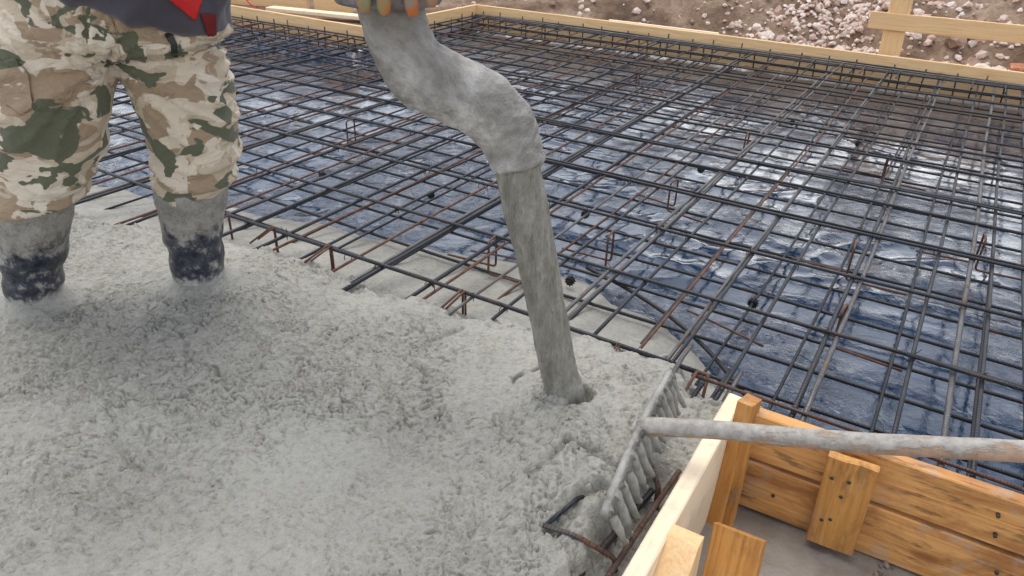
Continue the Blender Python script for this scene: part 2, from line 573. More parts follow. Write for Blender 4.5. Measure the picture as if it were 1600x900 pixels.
def rock(x, y, r, label, mat=M_RUB, group="larger stones on the soil bank", flat=1.0, sub=2, name="rock"):
    b = bmesh.new(); stone_bm(b, (0, 0, 0), r, rnd, sub, flat, .5)
    o = from_bm(name, b, mat, None, Matrix.Translation((x, y, gz(x, y) + r * .25)), smooth=False)
    return tag(o, label, "rock", group)
rock(-2.05, 7.95, .24, "big angular brown boulder half sunk in the soil bank left of the gravel heap", M_ROCK)
rock(-2.55, 8.15, .17, "rounded brown boulder on the bank just left of the big angular one", M_ROCK)
rock(-.13, 6.85, .075, "pale rounded stone just right of the wooden stake under its rail")
rock(.02, 6.62, .085, "pale stone lying close behind the formwork edge under the wooden rail")
rock(.42, 7.05, .10, "long flat whitish stone below the rail near the right side")
rock(-.85, 8.4, .12, "white stone up the bank beside the top of the stake")
def brick(x, y, rz, label):
    b = bmesh.new(); bmesh.ops.create_cube(b, size=1)
    for v in b.verts: v.co = V((v.co.x * .22, v.co.y * .11, v.co.z * .065))
    bmesh.ops.bevel(b, geom=list(b.edges), offset=.007, segments=2, affect='EDGES')
    bmesh.ops.subdivide_edges(b, edges=[e for e in b.edges if e.calc_length() > .04], cuts=3, use_grid_fill=True)
    for v in b.verts: v.co += V((1, 1, 1)) * .004 * mnoise.noise(v.co * 25)
    k = NT("brick_red"); n = k.noise(k.obj(), 25, 5, .7)
    k.p(Base_Color=k.ramp(n, [(.35, (.30, .10, .05)), (.55, (.46, .19, .10)), (.7, (.55, .42, .34))]), Roughness=.9, Normal=k.bump(n, .01, .6))
    o = from_bm("brick", b, k.m, None, Matrix.Translation((x, y, gz(x, y) + .03)) @ Matrix.Rotation(rz, 4, 'Z') @ Matrix.Rotation(.25, 4, 'X'))
    tag(o, label, "brick")
brick(.38, 6.55, .3, "orange red broken brick lying on the soil at the right behind the formwork board")

# ------------------------------------------------------------------ plastic film under the bars
def film_z(X, Y):
    a = fbm(X * 1.1 + .4 * perlin(X * 2, Y * 2, 61), Y * 1.1, 51, 3)
    rid = 1 - np.abs(perlin(X * 3.2 + 1.3 * perlin(X * 1.7, Y * 1.7, 71), Y * 2.1 + 1.1 * perlin(X * 1.3, Y * 2.3, 72), 73)) * 2.4
    rid = np.clip(rid, 0, 1) ** 3
    rid2 = 1 - np.abs(perlin(X * 8 + 2 * perlin(X * 3, Y * 3, 81), Y * 5 + 2 * perlin(X * 3, Y * 3, 82), 83)) * 2.6
    rid2 = np.clip(rid2, 0, 1) ** 2.5
    wet = sstep(-.15, .25, fbm(X * .8, Y * .8, 91, 2) + .38 * sstep(2.0, 3.2, Y))          # flat puddles between the folds
    lift = .035 * sstep(6.02, 6.085, Y) + .03 * sstep(4.45, 4.515, Y) * (X < -4.05) + .06 * sstep(-4.05, -4.09, X) * (Y > 4.4)
    return FILM_Z + lift + (1 - .88 * wet) * (.006 * a + .010 * rid + .0040 * rid2) - .004
me = grid_mesh("plastic_film", np.arange(-7.0, 1.76, .02), np.arange(1.2, 6.2, .02), film_z,
               keep=lambda c: ((c[:, 1] < 4.60) | (c[:, 0] > -4.10)) & ((c[:, 0] < -.275) | (c[:, 1] > 1.50)))
k = NT("black_film")
o = k.obj()
w1 = k.noise(k.obj((1, 1.6, 1)), 5, 3, .55, 1.6); w2 = k.noise(k.obj((1.2, 1, 1)), 24, 4, .62, 1.8); w3 = k.wave(k.obj((1, 1, 1), rot=(0, 0, .6)), 2.2, 9, 3, 1.6, 'X')
pud = k.ramp(k.noise(o, 1.5, 3, .5), [(.40, 0.0), (.50, 1.0)])
calm = k.math('SUBTRACT', 1.0, k.math('MULTIPLY', pud, .80))
hgt = k.math('MULTIPLY', k.math('ADD', k.math('ADD', k.math('MULTIPLY', w1, .8), k.math('MULTIPLY', w2, .38)), k.math('MULTIPLY', w3, .35)), calm)
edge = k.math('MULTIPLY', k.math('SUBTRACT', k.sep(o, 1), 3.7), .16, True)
mud_and_reflection = k.ramp(k.math('ADD', k.noise(o, 3.2, 6, .68), k.math('MULTIPLY', edge, .75)), [(.60, 0.0), (.74, 1.0)])  # random mud, plus far-side brown painted in as the reflection of boards and bank
base = k.mix(k.math('MULTIPLY', mud_and_reflection, .55), (.015, .034, .074), (.13, .09, .056))
k.p(Base_Color=base, Roughness=k.math('ADD', .055, k.math('MULTIPLY', mud_and_reflection, .3)), IOR=1.6, Specular_IOR_Level=.6, Coat_Weight=1.0, Coat_Roughness=.035, Coat_IOR=1.4,
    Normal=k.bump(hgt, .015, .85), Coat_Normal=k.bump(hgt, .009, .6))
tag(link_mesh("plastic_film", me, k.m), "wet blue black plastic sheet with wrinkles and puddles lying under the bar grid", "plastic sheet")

# ------------------------------------------------------------------ poured concrete
EDGE = np.array([(-7, 1.05), (-4, 1.1), (-3, 1.18), (-2.52, 1.24), (-2.25, 1.33), (-1.87, 1.44), (-1.6, 1.42), (-1.43, 1.40), (-1.18, 1.45), (-.98, 1.46), (-.85, 1.51), (-.6, 1.575), (-.44, 1.56), (-.37, 1.49), (-.25, 1.46), (0, 1.45)])
WET = np.array([(-7, 1.6), (-4, 1.65), (-3.1, 1.76), (-2.55, 1.87), (-2.19, 1.95), (-1.91, 2.0), (-1.65, 2.04), (-1.37, 2.13), (-1.19, 2.156), (-.99, 2.14), (-.82, 2.09), (-.61, 2.03), (-.44, 1.92), (-.335, 1.83), (-.2, 1.62), (0, 1.5)])
STREAM = np.array((-.608, 1.288))
BOOT_L = np.array((-2.062, .842)); BOOT_R = np.array((-1.776, 1.177))
FURROWS = [
    ([(-.50, 1.11), (-.475, 1.105), (-.44, 1.115), (-.395, 1.13)], .016, .010),
    ([(-.53, .985), (-.52, 1.03), (-.51, 1.075), (-.50, 1.11)], .013, .009),
    ([(-.43, .90), (-.42, .95), (-.40, 1.0), (-.375, 1.04)], .022, .013),
    ([(-1.02, 1.30), (-1.0, 1.36), (-.985, 1.42)], .011, .009),
    ([(-.98, 1.19), (-.95, 1.19), (-.93, 1.17)], .012, .008),
    ([(-1.55, .95), (-1.46, .90), (-1.40, .91), (-1.30, .88)], .008, .008),
    ([(-1.35, .60), (-1.25, .58), (-1.18, .62)], .008, .009),
]
def seg_dist(X, Y, pts):
    best = np.full(X.shape, 9.0)
    for (ax, ay), (bx, by) in zip(pts[:-1], pts[1:]):
        dx, dy = bx - ax, by - ay
        t = np.clip(((X - ax) * dx + (Y - ay) * dy) / (dx * dx + dy * dy), 0, 1)
        best = np.minimum(best, np.hypot(X - ax - t * dx, Y - ay - t * dy))
    return best

def conc_z(X, Y):
    wx = X + .02 * perlin(X * 9, Y * 9, 101) + .008 * perlin(X * 30, Y * 30, 107)
    wy = Y + .02 * perlin(X * 9, Y * 9, 102) + .008 * perlin(X * 30, Y * 30, 108)
    ef = np.interp(X, EDGE[:, 0], EDGE[:, 1]) + .035 * perlin(X * 7, Y * 0 + 3.3, 103) + .035 * perlin(X * 18, Y * 18, 109) + .012 * perlin(X * 55, Y * 55, 119) + .03
    we = np.interp(X, WET[:, 0], WET[:, 1]) + .04 * perlin(X * 4, Y * 0 + 1.3, 104)
    d = Y - ef
    s = sstep(-.06, .13, d + .02 * perlin(X * 40, Y * 40, 181))
    # rough, lumpy top
    calm = .34 + .66 * sstep(-.35, .30, fbm(X * 1.6, Y * 1.6, 110, 3) + .15)
    calm = calm * (1 - .2 * np.exp(-((X + 1.1) ** 2 + (Y - .25) ** 2) / .5))
    lump = fbm(wx * 26, wy * 26, 120, 3, .55)
    lump2 = fbm(wx * 62, wy * 62, 130, 2, .5)
    # torn crescents: narrow creases where the paste has pulled apart
    q = perlin(wx * 17, wy * 30, 140) + .5 * perlin(wx * 41, wy * 64, 141)
    gate = sstep(.02, .38, perlin(wx * 14, wy * 14, 142) + .45 * perlin(wx * 5, wy * 5, 143) + .12)
    crease = np.exp(-(q / .075) ** 2) * gate
    step = sstep(-.05, .05, q) * gate
    # slumped scales: each lump ends in a small undercut lip
    A = wx * .861 + wy * .508; B = -wx * .508 + wy * .861
    def scales(fa, fb, seed, th):
        ph = B * fb + 1.5 * perlin(A * fa, B * fa, seed) + .5 * perlin(A * fa * 2.7, B * fa * 2.7, seed + 1)
        fr = ph - np.floor(ph)
        g_ = sstep(th, th + .16, perlin(A * fa * 1.15 + 9.1 * np.floor(ph), B * fb * .25, seed + 2) + .35 * perlin(A * 4, B * 4, seed + 3))
        lip = np.exp(-((1 - fr) / .17) ** 2)
        return g_ * ((1 - fr) ** 1.5 * .62 - 1.15 * lip), g_
    s1, g1 = scales(22, 25, 301, .06)
    s2, g2 = scales(40, 44, 311, .06)
    s3, g3 = scales(75, 80, 321, .0)
    grit = perlin(X * 150, Y * 150, 331) + .6 * perlin(X * 290, Y * 290, 332)
    tex = calm * (.0030 * lump + .0020 * lump2 - .0045 * crease + .0020 * step + .0085 * s1 + .0062 * s2 + .0036 * s3) + .0011 * grit
    top = .028 + .013 * fbm(X * 2.6, Y * 2.6, 150, 3) - .018 * sstep(-.30, .02, d) + tex
    # heap around the falling stream and by the rake
    top = top + .020 * np.exp(-((X + .50) ** 2 + (Y - 1.17) ** 2) / .016) + .018 * np.exp(-((X + .47) ** 2 + (Y - 1.04) ** 2) / .010)
    rs = np.hypot(X - STREAM[0], Y - STREAM[1]); an = np.arctan2(Y - STREAM[1], X - STREAM[0])
    top = top + .018 * np.exp(-(rs / .075) ** 2) - .045 * np.exp(-((rs - .056 - .006 * np.sin(an * 3)) / .010) ** 2) * sstep(-.1, .5, np.cos(an - .6)) - .012 * np.exp(-((rs - .060) / .012) ** 2)
    ring = .118 + .012 * np.sin(an * 2 + 1) + .008 * perlin(an * 3, rs * 0 + 2.0, 160)
    top = top - .022 * np.exp(-((rs - ring - .010 * perlin(X * 30, Y * 30, 165)) / (.006 + .004 * perlin(X * 18, Y * 18, 166))) ** 2) * sstep(.2, .8, np.cos(an - 2.5)) * sstep(-.35, .1, perlin(X * 16, Y * 16, 167))
    for pts, dep, wid in FURROWS:
        sd = seg_dist(wx, wy, pts)
        top = top - dep * np.exp(-(sd / wid) ** 2) + dep * .35 * np.exp(-((sd - wid * 2.4) / (wid * 1.5)) ** 2)
    for c, h in ((BOOT_L, .035), (BOOT_R, .028)):
        rb = np.hypot(X - c[0], Y - c[1])
        sm = np.exp(-(rb / .125) ** 4)
        base = .032 + h * np.exp(-((rb - .055) / .045) ** 2)
        top = top * (1 - sm) + base * sm + sm * .003 * lump
    # the slurry smear dragged along from the right boot
    a = (X - BOOT_R[0]) * .86 + (Y - BOOT_R[1]) * .51; b = -(X - BOOT_R[0]) * .51 + (Y - BOOT_R[1]) * .86
    sm = np.exp(-((a - .12) / .11) ** 2 - ((b + .02) / .05) ** 2)
    top = top * (1 - .7 * sm) + (.040) * .7 * sm
    # gap left open along the box
    g = sstep(-.385, -.300, X + .03 * perlin(X * 14, Y * 14, 170)) * (1 - sstep(1.16, 1.30, Y + .02 * perlin(X * 15, Y * 15, 171)))
    top = top - .075 * g
    # the runny sheet that has crept under the bars
    t = np.clip((Y - ef) / np.maximum(we - ef, .05), 0, 1.6)
    low = -.050 - .120 * np.clip(t, 0, 1) ** .9 - .5 * np.clip(t - 1, 0, 1) + .006 * fbm(X * 6, Y * 6, 180, 3) + .0015 * lump * (1 - t * .5) + .85 * tex * (1 - sstep(.05, .45, t)) + .0006 * grit
    return top * (1 - s) + low * s

xs = np.concatenate([np.arange(-7, -4.4, .02), np.arange(-4.4, -3.0, .008), np.arange(-3.0, -.30, .0032), np.arange(-.30, .101, .005)])
ys = np.concatenate([np.arange(-3, -.3, .05), np.arange(-.3, .25, .006), np.arange(.25, 1.70, .0031), np.arange(1.70, 2.30, .008)])
me = grid_mesh("wet_concrete", xs, ys, conc_z,
               keep=lambda c: (c[:, 2] > -.215) & ~((c[:, 0] > -.266) & (c[:, 1] < 1.455)) & ~((c[:, 0] > -.2) & (c[:, 1] < 1.7)))
tag(link_mesh("wet_concrete", me, M_CONC), "rough grey freshly poured wet concrete spreading over the steel bars", "wet concrete", kind="stuff")

# ------------------------------------------------------------------ reinforcing bars
ZB, ZA, ZLB, ZLA = 0.0, -0.012, -0.130, -0.118      # upper cross, upper long, lower cross, lower long
XMAX = 1.62
def a_top(x): return 5.93 if x > -4.02 else 4.40
def a_bot(x):
    if x > -.27: return 1.475
    if x > -.36: return 1.42
    return float(np.interp(x, EDGE[:, 0], EDGE[:, 1])) - .12

UA = [(1.52, 0, 6), (1.37, 0, 5), (1.24, 1, 5), (1.10, 0, 6), (.97, 0, 5), (.84, 1, 5), (.70, 0, 6), (.57, 0, 5), (.46, 0, 5), (.36, 0, 5),
      (.258, 0, 5), (.195, 2, 6.5), (.092, 0, 5), (-.102, 2, 6), (-.128, 0, 6), (-.305, 0, 5), (-.452, 0, 5), (-.468, 2, 5), (-.563, 1, 4.2),
      (-.69, 0, 5.5), (-.795, 2, 6), (-.812, 2, 6), (-.97, 0, 5), (-1.09, 2, 4.5), (-1.225, 1, 4.5), (-1.245, 0, 6), (-1.436, 0, 6.5), (-1.463, 2, 6.5),
      (-1.58, 1, 4.5), (-1.70, 0, 5), (-1.863, 1, 4.5), (-1.885, 0, 6), (-2.057, 0, 6), (-2.18, 0, 5), (-2.27, 1, 4.5), (-2.39, 0, 5.5), (-2.473, 1, 4.5),
      (-2.725, 0, 6), (-2.75, 2, 6), (-2.91, 1, 4.5), (-3.11, 0, 5.5), (-3.24, 1, 4.5), (-3.40, 2, 6), (-3.52, 0, 5), (-3.68, 1, 5), (-3.86, 0, 6), (-3.97, 0, 6),
      (-4.14, 1, 5), (-4.31, 0, 6), (-4.47, 2, 5), (-4.62, 1, 5), (-4.80, 0, 6), (-4.98, 0, 5), (-5.15, 1, 5), (-5.36, 2, 6), (-5.55, 0, 5), (-5.77, 1, 5), (-6.0, 0, 6), (-6.25, 0, 5), (-6.5, 0, 5), (-6.75, 1, 5)]
UB = [(1.597, 6.5), (2.005, 6), (2.40, 6), (2.80, 6.3), (2.83, 5), (3.158, 6), (3.36, 5), (3.38, 5.5), (3.80, 6), (4.14, 6), (4.40, 5), (4.72, 6), (5.02, 6), (5.34, 6.5), (5.62, 6), (5.87, 6), (5.915, 6)]
LB = [1.79, 1.975, 2.165, 2.36, 2.535, 2.73, 2.92, 3.12, 3.31, 3.51, 3.73, 3.92, 4.12, 4.31, 4.52, 4.72, 4.92, 5.12, 5.30, 5.52, 5.75]
LA = [1.35, .95, .75, .53, .28, .03, -.19, -.385, -.62, -.86, -1.12, -1.35, -1.56, -1.80, -1.99, -2.22, -2.41, -2.62, -2.82, -3.0, -3.2, -3.4, -3.75, -4.2, -4.65, -5.15, -5.7, -6.2]
MT = {0: M_STEEL, 1: M_RUST, 2: M_STEEL2}
upper = empty("bar_grid", (-1.5, 2.5, 0), "upper layer of the tied steel bar grid, raised on bent chairs", "steel bars", "layers of steel bar grid")
lower = empty("bar_grid", (-1.5, 2.5, -.13), "lower layer of the dark steel bar grid lying just above the wet plastic sheet", "steel bars", "layers of steel bar grid")
rnd = random.Random(11)
for x, mt, r in UA:
    y0 = a_bot(x) + rnd.uniform(-.03, .05); y1 = a_top(x) + rnd.uniform(-.05, .05)
    if x == -.563: y0 = 1.545
    if x == -.69: y0 = 1.60
    if x == -1.436: y0 = 1.36
    if x == -1.463: y0 = 1.30
    sk = rnd.uniform(-.012, .012)
    z0 = ZA + (-.02 if mt == 1 else 0)
    o = bar("long_bar", (x, y0, z0 + rnd.uniform(-.004, .002)), (x + sk, y1, ZA + rnd.uniform(-.004, .004)), r * (1.08 if x < -.6 else 1.2) / 1000, MT[mt], upper)
    if mt == 1: o["label"] = "rust brown long bar"
for y, r in UB:
    x0 = -6.8 if y < 4.45 else -4.03
    x1 = XMAX
    if y == 1.597: x1 = -.372
    mt = M_STEEL
    if y == 2.83: x0, x1 = -1.9, XMAX
    bar("cross_bar", (x0 + rnd.uniform(0, .1), y + rnd.uniform(-.006, .006), ZB), (x1, y + rnd.uniform(-.006, .006), ZB), r * 1.04 / 1000, mt, upper)
for y in LB:
    x0 = -6.8 if y < 4.45 else -4.0
    x1 = XMAX if y > 1.5 else -.3
    bar("cross_bar", (x0, y + rnd.uniform(-.012, .012), ZLB), (x1, y + rnd.uniform(-.012, .012), ZLB), .006, M_STEEL, lower)
for x in LA:
    y0 = max(a_bot(x) + .25, 1.5) if x < -.3 else 1.49
    bar("long_bar", (x + rnd.uniform(-.02, .02), y0, ZLA), (x + rnd.uniform(-.02, .02), a_top(x) - .05, ZLA), .005, M_STEEL if rnd.random() < .75 else M_RUSTR, lower)

# wire ties at the crossings of the upper layer
bm = bmesh.new()
loc = V((-1.5, 2.5, 0))
for x, mt, r in UA:
    for y, r2 in UB:
        if y > a_top(x) or x < -5 or (y == 1.597 and x > -.38) or rnd.random() < .45: continue
        c = V((x, y, -.006))
        a = V((1, 1, 0)).normalized() if rnd.random() < .5 else V((1, -1, 0)).normalized()
        pts = [c - a * .010 + V((0, 0, -.014)), c - a * .012 + V((0, 0, .0)), c + V((0, 0, .0095)), c + a * .012, c + a * .010 + V((0, 0, -.014))]
        add_tube(bm, [p - loc for p in smooth_path(pts, 2)], .0014, 4)
        q = c + V((0, 0, .009)); e = q + V((rnd.uniform(-.02, .02), rnd.uniform(-.02, .02), rnd.uniform(.004, .018)))
        add_tube(bm, [p - loc for p in (q, (q + e) / 2 + V((.003, 0, .003)), e)], .0012, 4)
o = from_bm("tie_wires", bm, M_STEEL, upper, Matrix.Translation(loc)); o["kind"] = "stuff"

# lap bar beside a cross bar on the right
tag(bar("lap_bar", (.075, 1.985, .006), (1.4, 1.982, .003), .006, M_STEEL), "short dark ribbed lap bar laid against a cross bar at the right of the grid", "steel bar")
tag(bar("lap_bar", (-.36, 1.44, -.022), (-.352, 1.625, -.02), .0065, M_STEEL), "short dark ribbed bar end beside the rake under the front cross bar", "steel bar")
tag(bar("lap_bar", (-.418, 1.50, .010), (-.43, 1.70, .012), .0065, M_STEEL2), "stub of grey ribbed bar lying across the front cross bar above the rake head", "steel bar")
tag(bar("lap_bar", (-.318, 1.45, -.035), (-.312, 1.68, -.02), .0065, M_STEEL), "dark ribbed bar beside the stirrup at the box corner", "steel bar")
tag(bar("lap_bar", (-.292, 1.45, -.038), (-.288, 1.70, -.022), .0065, M_STEEL2), "grey ribbed bar end right against the box corner post", "steel bar")
tag(bar("lap_bar", (-.40, 1.487, -.055), (-.262, 1.478, -.055), .0065, M_STEEL), "dark ribbed bar running low under the stirrup into the box corner", "steel bar")
tag(bar("edge_bar", (-.385, 1.575, .006), (1.4, 1.545, -.005), .005, M_RUSTR), "rust brown bar running along behind the timber box", "steel bar")

# bent chairs holding the upper layer up
def chair_mesh():
    bm = bmesh.new()
    path = fillet([(.20, -.01, -.122), (0, 0, -.122), (0, 0, .004), (.0, .065, .004), (.0, .065, -.122), (-.20, .075, -.122)], .014, 4)
    add_tube(bm, path, .0042, 7)
    me = bpy.data.meshes.new("bar_chair"); bm.to_mesh(me); bm.free(); me.shade_smooth(); me.materials.append(M_RUST)
    return me
CH = chair_mesh()
chairs = [
    (-1.245, 1.94, .15, "rust brown bent bar chair a hand's width left of the falling concrete"),
    (-.92, 2.22, .1, "rust brown bent bar chair just right of the falling concrete"),
    (-.92, 2.93, 3.0, "rust brown bent bar chair standing behind the hose mouth under a cross bar"),
    (-.115, 2.14, -.05, "rust brown bent bar chair nearest the corner post of the timber box"),
    (-.165, 2.70, 3.2, "rust brown bent bar chair under the wide grey bar right of the middle"),
    (-1.88, 3.05, .2, "rust brown bent bar chair close to the left of the hose bend"),
    (-2.62, 2.72, .1, "rust brown bent bar chair just right of the worker's left knee"),
    (-2.60, 1.72, .35, "rust brown bent bar chair seen between the worker's legs"),
    (-2.14, 1.52, .1, "rust brown bent bar chair at the concrete edge behind the worker's left boot"),
    (-.86, 3.75, .0, "rust brown bent bar chair far out behind the middle of the grid"),
    (-.20, 3.9, 3.1, "rust brown bent bar chair in the far right of the grid before the dark puddle"),
    (.235, 3.0, .1, "rust brown bent bar chair beside the thick grey bar near the right edge"),
    (-2.9, 3.9, .1, "rust brown bent bar chair far back between worker and hose"),
    (-1.9, 4.8, .1, "rust brown bent bar chair close to the far corner of the formwork"),
]
for i, (x, y, a, lb) in enumerate(chairs):
    o = bpy.data.objects.new("bar_chair", CH); COL.objects.link(o)
    o.location = (x, y, 0); o.rotation_euler = (0, 0, a)
    tag(o, lb, "bar chair", "bent bar chairs under the grid")
# loose rust bars on the film
tag(bar("loose_bar", (-.56, 2.075, -.11), (-.29, 1.985, -.10), .004, M_RUST), "thin rusty loose bar lying against a lower bar beyond the rake head", "steel bar")
tag(bar("loose_bar", (-1.35, 1.985, -.075), (-.98, 1.955, -.02), .004, M_RUST), "thin rusty loose bar ending behind the falling concrete", "steel bar")
tag(bar("loose_bar", (.36, 1.61, -.075), (.75, 1.55, -.07), .005, M_RUST), "rusty bar end poking in at the right edge above the rake handle", "steel bar")

# hooks along the pour edge
def hook_mesh():
    bm = bmesh.new()
    add_tube(bm, fillet([(-.012, -.115, -.02), (0, -.005, .008), (0, .012, .008), (0, .014, -.13)], .006, 3), .0038, 7)
    add_tube(bm, fillet([(.008, -.085, -.01), (.012, .008, .010), (.013, .010, -.12)], .006, 3), .0035, 7)
    me = bpy.data.meshes.new("hook_bar"); bm.to_mesh(me); bm.free(); me.shade_smooth(); me.materials.append(M_RUST)
    return me
HK = hook_mesh()
for x, s, lb in [(-1.93, .8, "rusty hook bar over the front cross bar next to the worker's boot"), (-1.665, 1, "rusty hook bar over the front cross bar midway between boot and falling concrete"),
              (-1.12, 1, "rusty hook bar over the front cross bar left of the falling concrete"), (-.60, .5, "short rusty hook stub on the front cross bar right of the falling concrete")]:
    o = bpy.data.objects.new("hook_bar", HK); COL.objects.link(o); o.location = (x, 1.59, .002); o.scale = (s, s, 1)
    tag(o, lb, "hook bar", "rusty hooks along the edge of the pour")
o = tube("stirrup", fillet([(-.385, 1.47, -.03), (-.375, 1.585, .012), (-.345, 1.585, .012), (-.335, 1.50, -.08)], .008), .0045, M_RUST)
tag(o, "rusty bent stirrup standing at the corner of the timber box", "stirrup")
o = tube("stirrup", fillet([(-.437, .889, .046), (-.420, 1.0, .036), (-.405, 1.05, .006)], .01), .0045, M_STEEL)
tag(o, "dark ribbed bar bend surfacing in the concrete left of the rake", "steel bar")
o = tube("stirrup", fillet([(-.440, .886, .050), (-.375, .905, .040), (-.306, .923, .010), (-.303, .93, -.03)], .012), .0052, M_RUSTR)
tag(o, "rusty bar end lying from the concrete towards the timber box", "steel bar")
tag(bar("box_bar", (-.375, .60, -.012), (-.318, 1.145, -.008), .0075, M_STEEL), "thick blue black bar in the gap between concrete and timber box", "steel bar")
tag(bar("box_bar", (-.312, .60, .006), (-.288, 1.22, .002), .006, M_RUSTR), "rust brown bar lying along the foot of the timber box", "steel bar")
tag(tube("box_corner_bar", fillet([(-.345, 1.22, -.02), (-.33, 1.16, .03), (-.305, 1.14, .012), (-.30, 1.13, -.06)], .01), .006, M_RUSTR), "rusty hooked bar end standing behind the rake teeth", "steel bar")

# black spacers
k = NT("black_plastic"); k.p(Base_Color=(.008, .008, .009), Roughness=.45); M_BLACK = k.m
def spacer_mesh():
    bm = bmesh.new()
    for i in range(9):
        a = 2 * math.pi * i / 9
        d = V((math.cos(a), 0, math.sin(a)))
        add_tube(bm, [d * .008 + V((0, -.011, 0)), d * .030 + V((0, -.011, 0))], .0035, 5)
        add_tube(bm, [d * .008 + V((0, .011, 0)), d * .030 + V((0, .011, 0))], .0035, 5)
    ringp = [V((math.cos(2 * math.pi * i / 18) * .021, 0, math.sin(2 * math.pi * i / 18) * .021)) for i in range(19)]
    add_tube(bm, [p + V((0, -.011, 0)) for p in ringp], .0045, 6); add_tube(bm, [p + V((0, .011, 0)) for p in ringp], .0045, 6)
    add_tube(bm, [(0, -.018, 0), (0, .018, 0)], .012, 10)
    me = bpy.data.meshes.new("bar_spacer"); bm.to_mesh(me); bm.free(); me.shade_smooth(); me.materials.append(M_BLACK)
    return me
SP = spacer_mesh()
for x, y, lb in [(-.395, 2.27, "black plastic spacer wheel on a lower bar beyond the rake head"), (-.98, 2.06, "black plastic spacer wheel sitting in the thin concrete right of the falling stream"),
             (-1.86, 2.42, "black plastic spacer wheel under the bars left of the falling concrete"), (-1.20, 2.62, "black plastic spacer wheel just right of the hose mouth"),
             (-.98, 3.46, "black plastic spacer wheel in the white reflections behind the hose bend"), (-.19, 3.12, "black plastic spacer wheel in the right middle of the grid"),
             (-2.41, 2.32, "black plastic spacer wheel right of the worker's knee"), (-.80, 4.6, "black plastic spacer wheel at the dark strip near the far board"), (-.395, 4.4, "black plastic spacer wheel at the bluish puddle near the far board")]:
    o = bpy.data.objects.new("bar_spacer", SP); COL.objects.link(o); o.location = (x, y, -.122); o.scale = (.62,) * 3; o.rotation_euler = (0, 0, random.uniform(-.1, .1))
    tag(o, lb, "bar spacer", "black spacers on the lower bars")

# edge cages along the formwork: hairpins and two rails
def hairpin(x, y, dirv, parent):
    d = V(dirv)
    p = V((x, y, 0)) + d * rnd.uniform(-.02, .02)
    j = d * rnd.uniform(-.01, .01); n = V((-d.y, d.x, 0))
    path = fillet([p + n * -.26 + V((0, 0, ZLB + .012)), p + j + V((0, 0, ZLB + .012)), p + V((0, 0, rnd.uniform(.03, .055)))], .02, 3)
    tube("hairpin", path, .0055, M_STEEL if rnd.random() < .7 else M_RUSTR, parent, 6)
cage = empty("edge_cage", (-1.2, 5.98, 0), "steel hairpins and rails tied along the long far formwork board", "bar cage", "bar cages along the formwork")
x = -3.95
while x < 1.6:
    hairpin(x, 5.985, (1, 0, 0), cage)
    if rnd.random() < .75:
        p = V((x + rnd.uniform(.05, .13), 5.94, 0))
        tube("hairpin", fillet([p + V((0, -.25, .004)), p + V((0, .02, .006)), p + V((.004, .02, ZLB))], .02, 3), .0055, M_RUSTR if rnd.random() < .5 else M_STEEL, cage, 6)
    x += rnd.uniform(.17, .23)
bar("rail", (-4.0, 6.01, .008), (XMAX, 6.0, .008), .006, M_STEEL, cage)
bar("rail", (-4.0, 5.99, -.085), (XMAX, 6.0, -.085), .006, M_STEEL, cage)
bar("rail", (-4.0, 5.945, .010), (XMAX, 5.95, .010), .007, M_STEEL2, cage)
cage = empty("edge_cage", (-4.0, 5.2, 0), "steel hairpins and rails tied along the short side board behind the hose", "bar cage", "bar cages along the formwork")
y = 4.5
while y < 5.95:
    hairpin(-3.96, y, (0, -1, 0), cage); y += rnd.uniform(.15, .22)
bar("rail", (-3.99, 4.4, .008), (-3.99, 5.95, .008), .006, M_STEEL, cage)
bar("rail", (-3.97, 4.4, -.08), (-3.97, 5.95, -.08), .006, M_RUSTR, cage)
cage = empty("edge_cage", (-5.2, 4.4, 0), "steel hairpins and rails tied along the left far board beside the worker", "bar cage", "bar cages along the formwork")
x = -6.7
while x < -4.05:
    hairpin(x, 4.44, (1, 0, 0), cage)
    p = V((x + rnd.uniform(.05, .13), 4.41, 0))
    tube("hairpin", fillet([p + V((0, -.25, .004)), p + V((0, .02, .006)), p + V((.004, .02, ZLB))], .02, 3), .0055, M_RUSTR, cage, 6)
    x += rnd.uniform(.16, .22)
bar("rail", (-6.8, 4.46, .008), (-4.0, 4.44, .008), .006, M_STEEL, cage)
bar("rail", (-6.8, 4.45, -.05), (-4.0, 4.43, -.05), .005, M_RUSTR, cage)
bar("rail", (-6.8, 4.45, -.10), (-4.0, 4.43, -.10), .006, M_RUSTR, cage)

# ------------------------------------------------------------------ formwork far side
far = board("formwork_board", (-4.10, 6.13, -.155), (1.80, 6.10, -.155), .225, .03, M_WOOD)
tag(far, "long pale pine formwork board along the far edge of the bar grid", "formwork board", "formwork boards round the pour")
o = board("formwork_board", (-4.115, 4.56, -.155), (-4.115, 6.13, -.155), .225, .03, M_WOOD)
tag(o, "short pale pine formwork board behind the hose meeting the long one at the far corner", "formwork board", "formwork boards round the pour")
o = board("formwork_board", (-7.0, 4.63, -.155), (-4.10, 4.545, -.155), .225, .03, M_WOOD)
tag(o, "pale pine formwork board at the upper left running from the worker to the hose", "formwork board", "formwork boards round the pour")
o = board("formwork_board", (1.77, 1.45, -.155), (1.77, 6.1, -.155), .225, .03, M_WOOD)
tag(o, "pale pine formwork board closing the right hand side of the grid", "formwork board", "formwork boards round the pour")
o = board("backing_batten", (-2.75, 6.17, .02), (-1.78, 6.165, .02), .055, .03, M_WOODW)
tag(o, "thin pale batten nailed behind the top of the long far board", "batten")

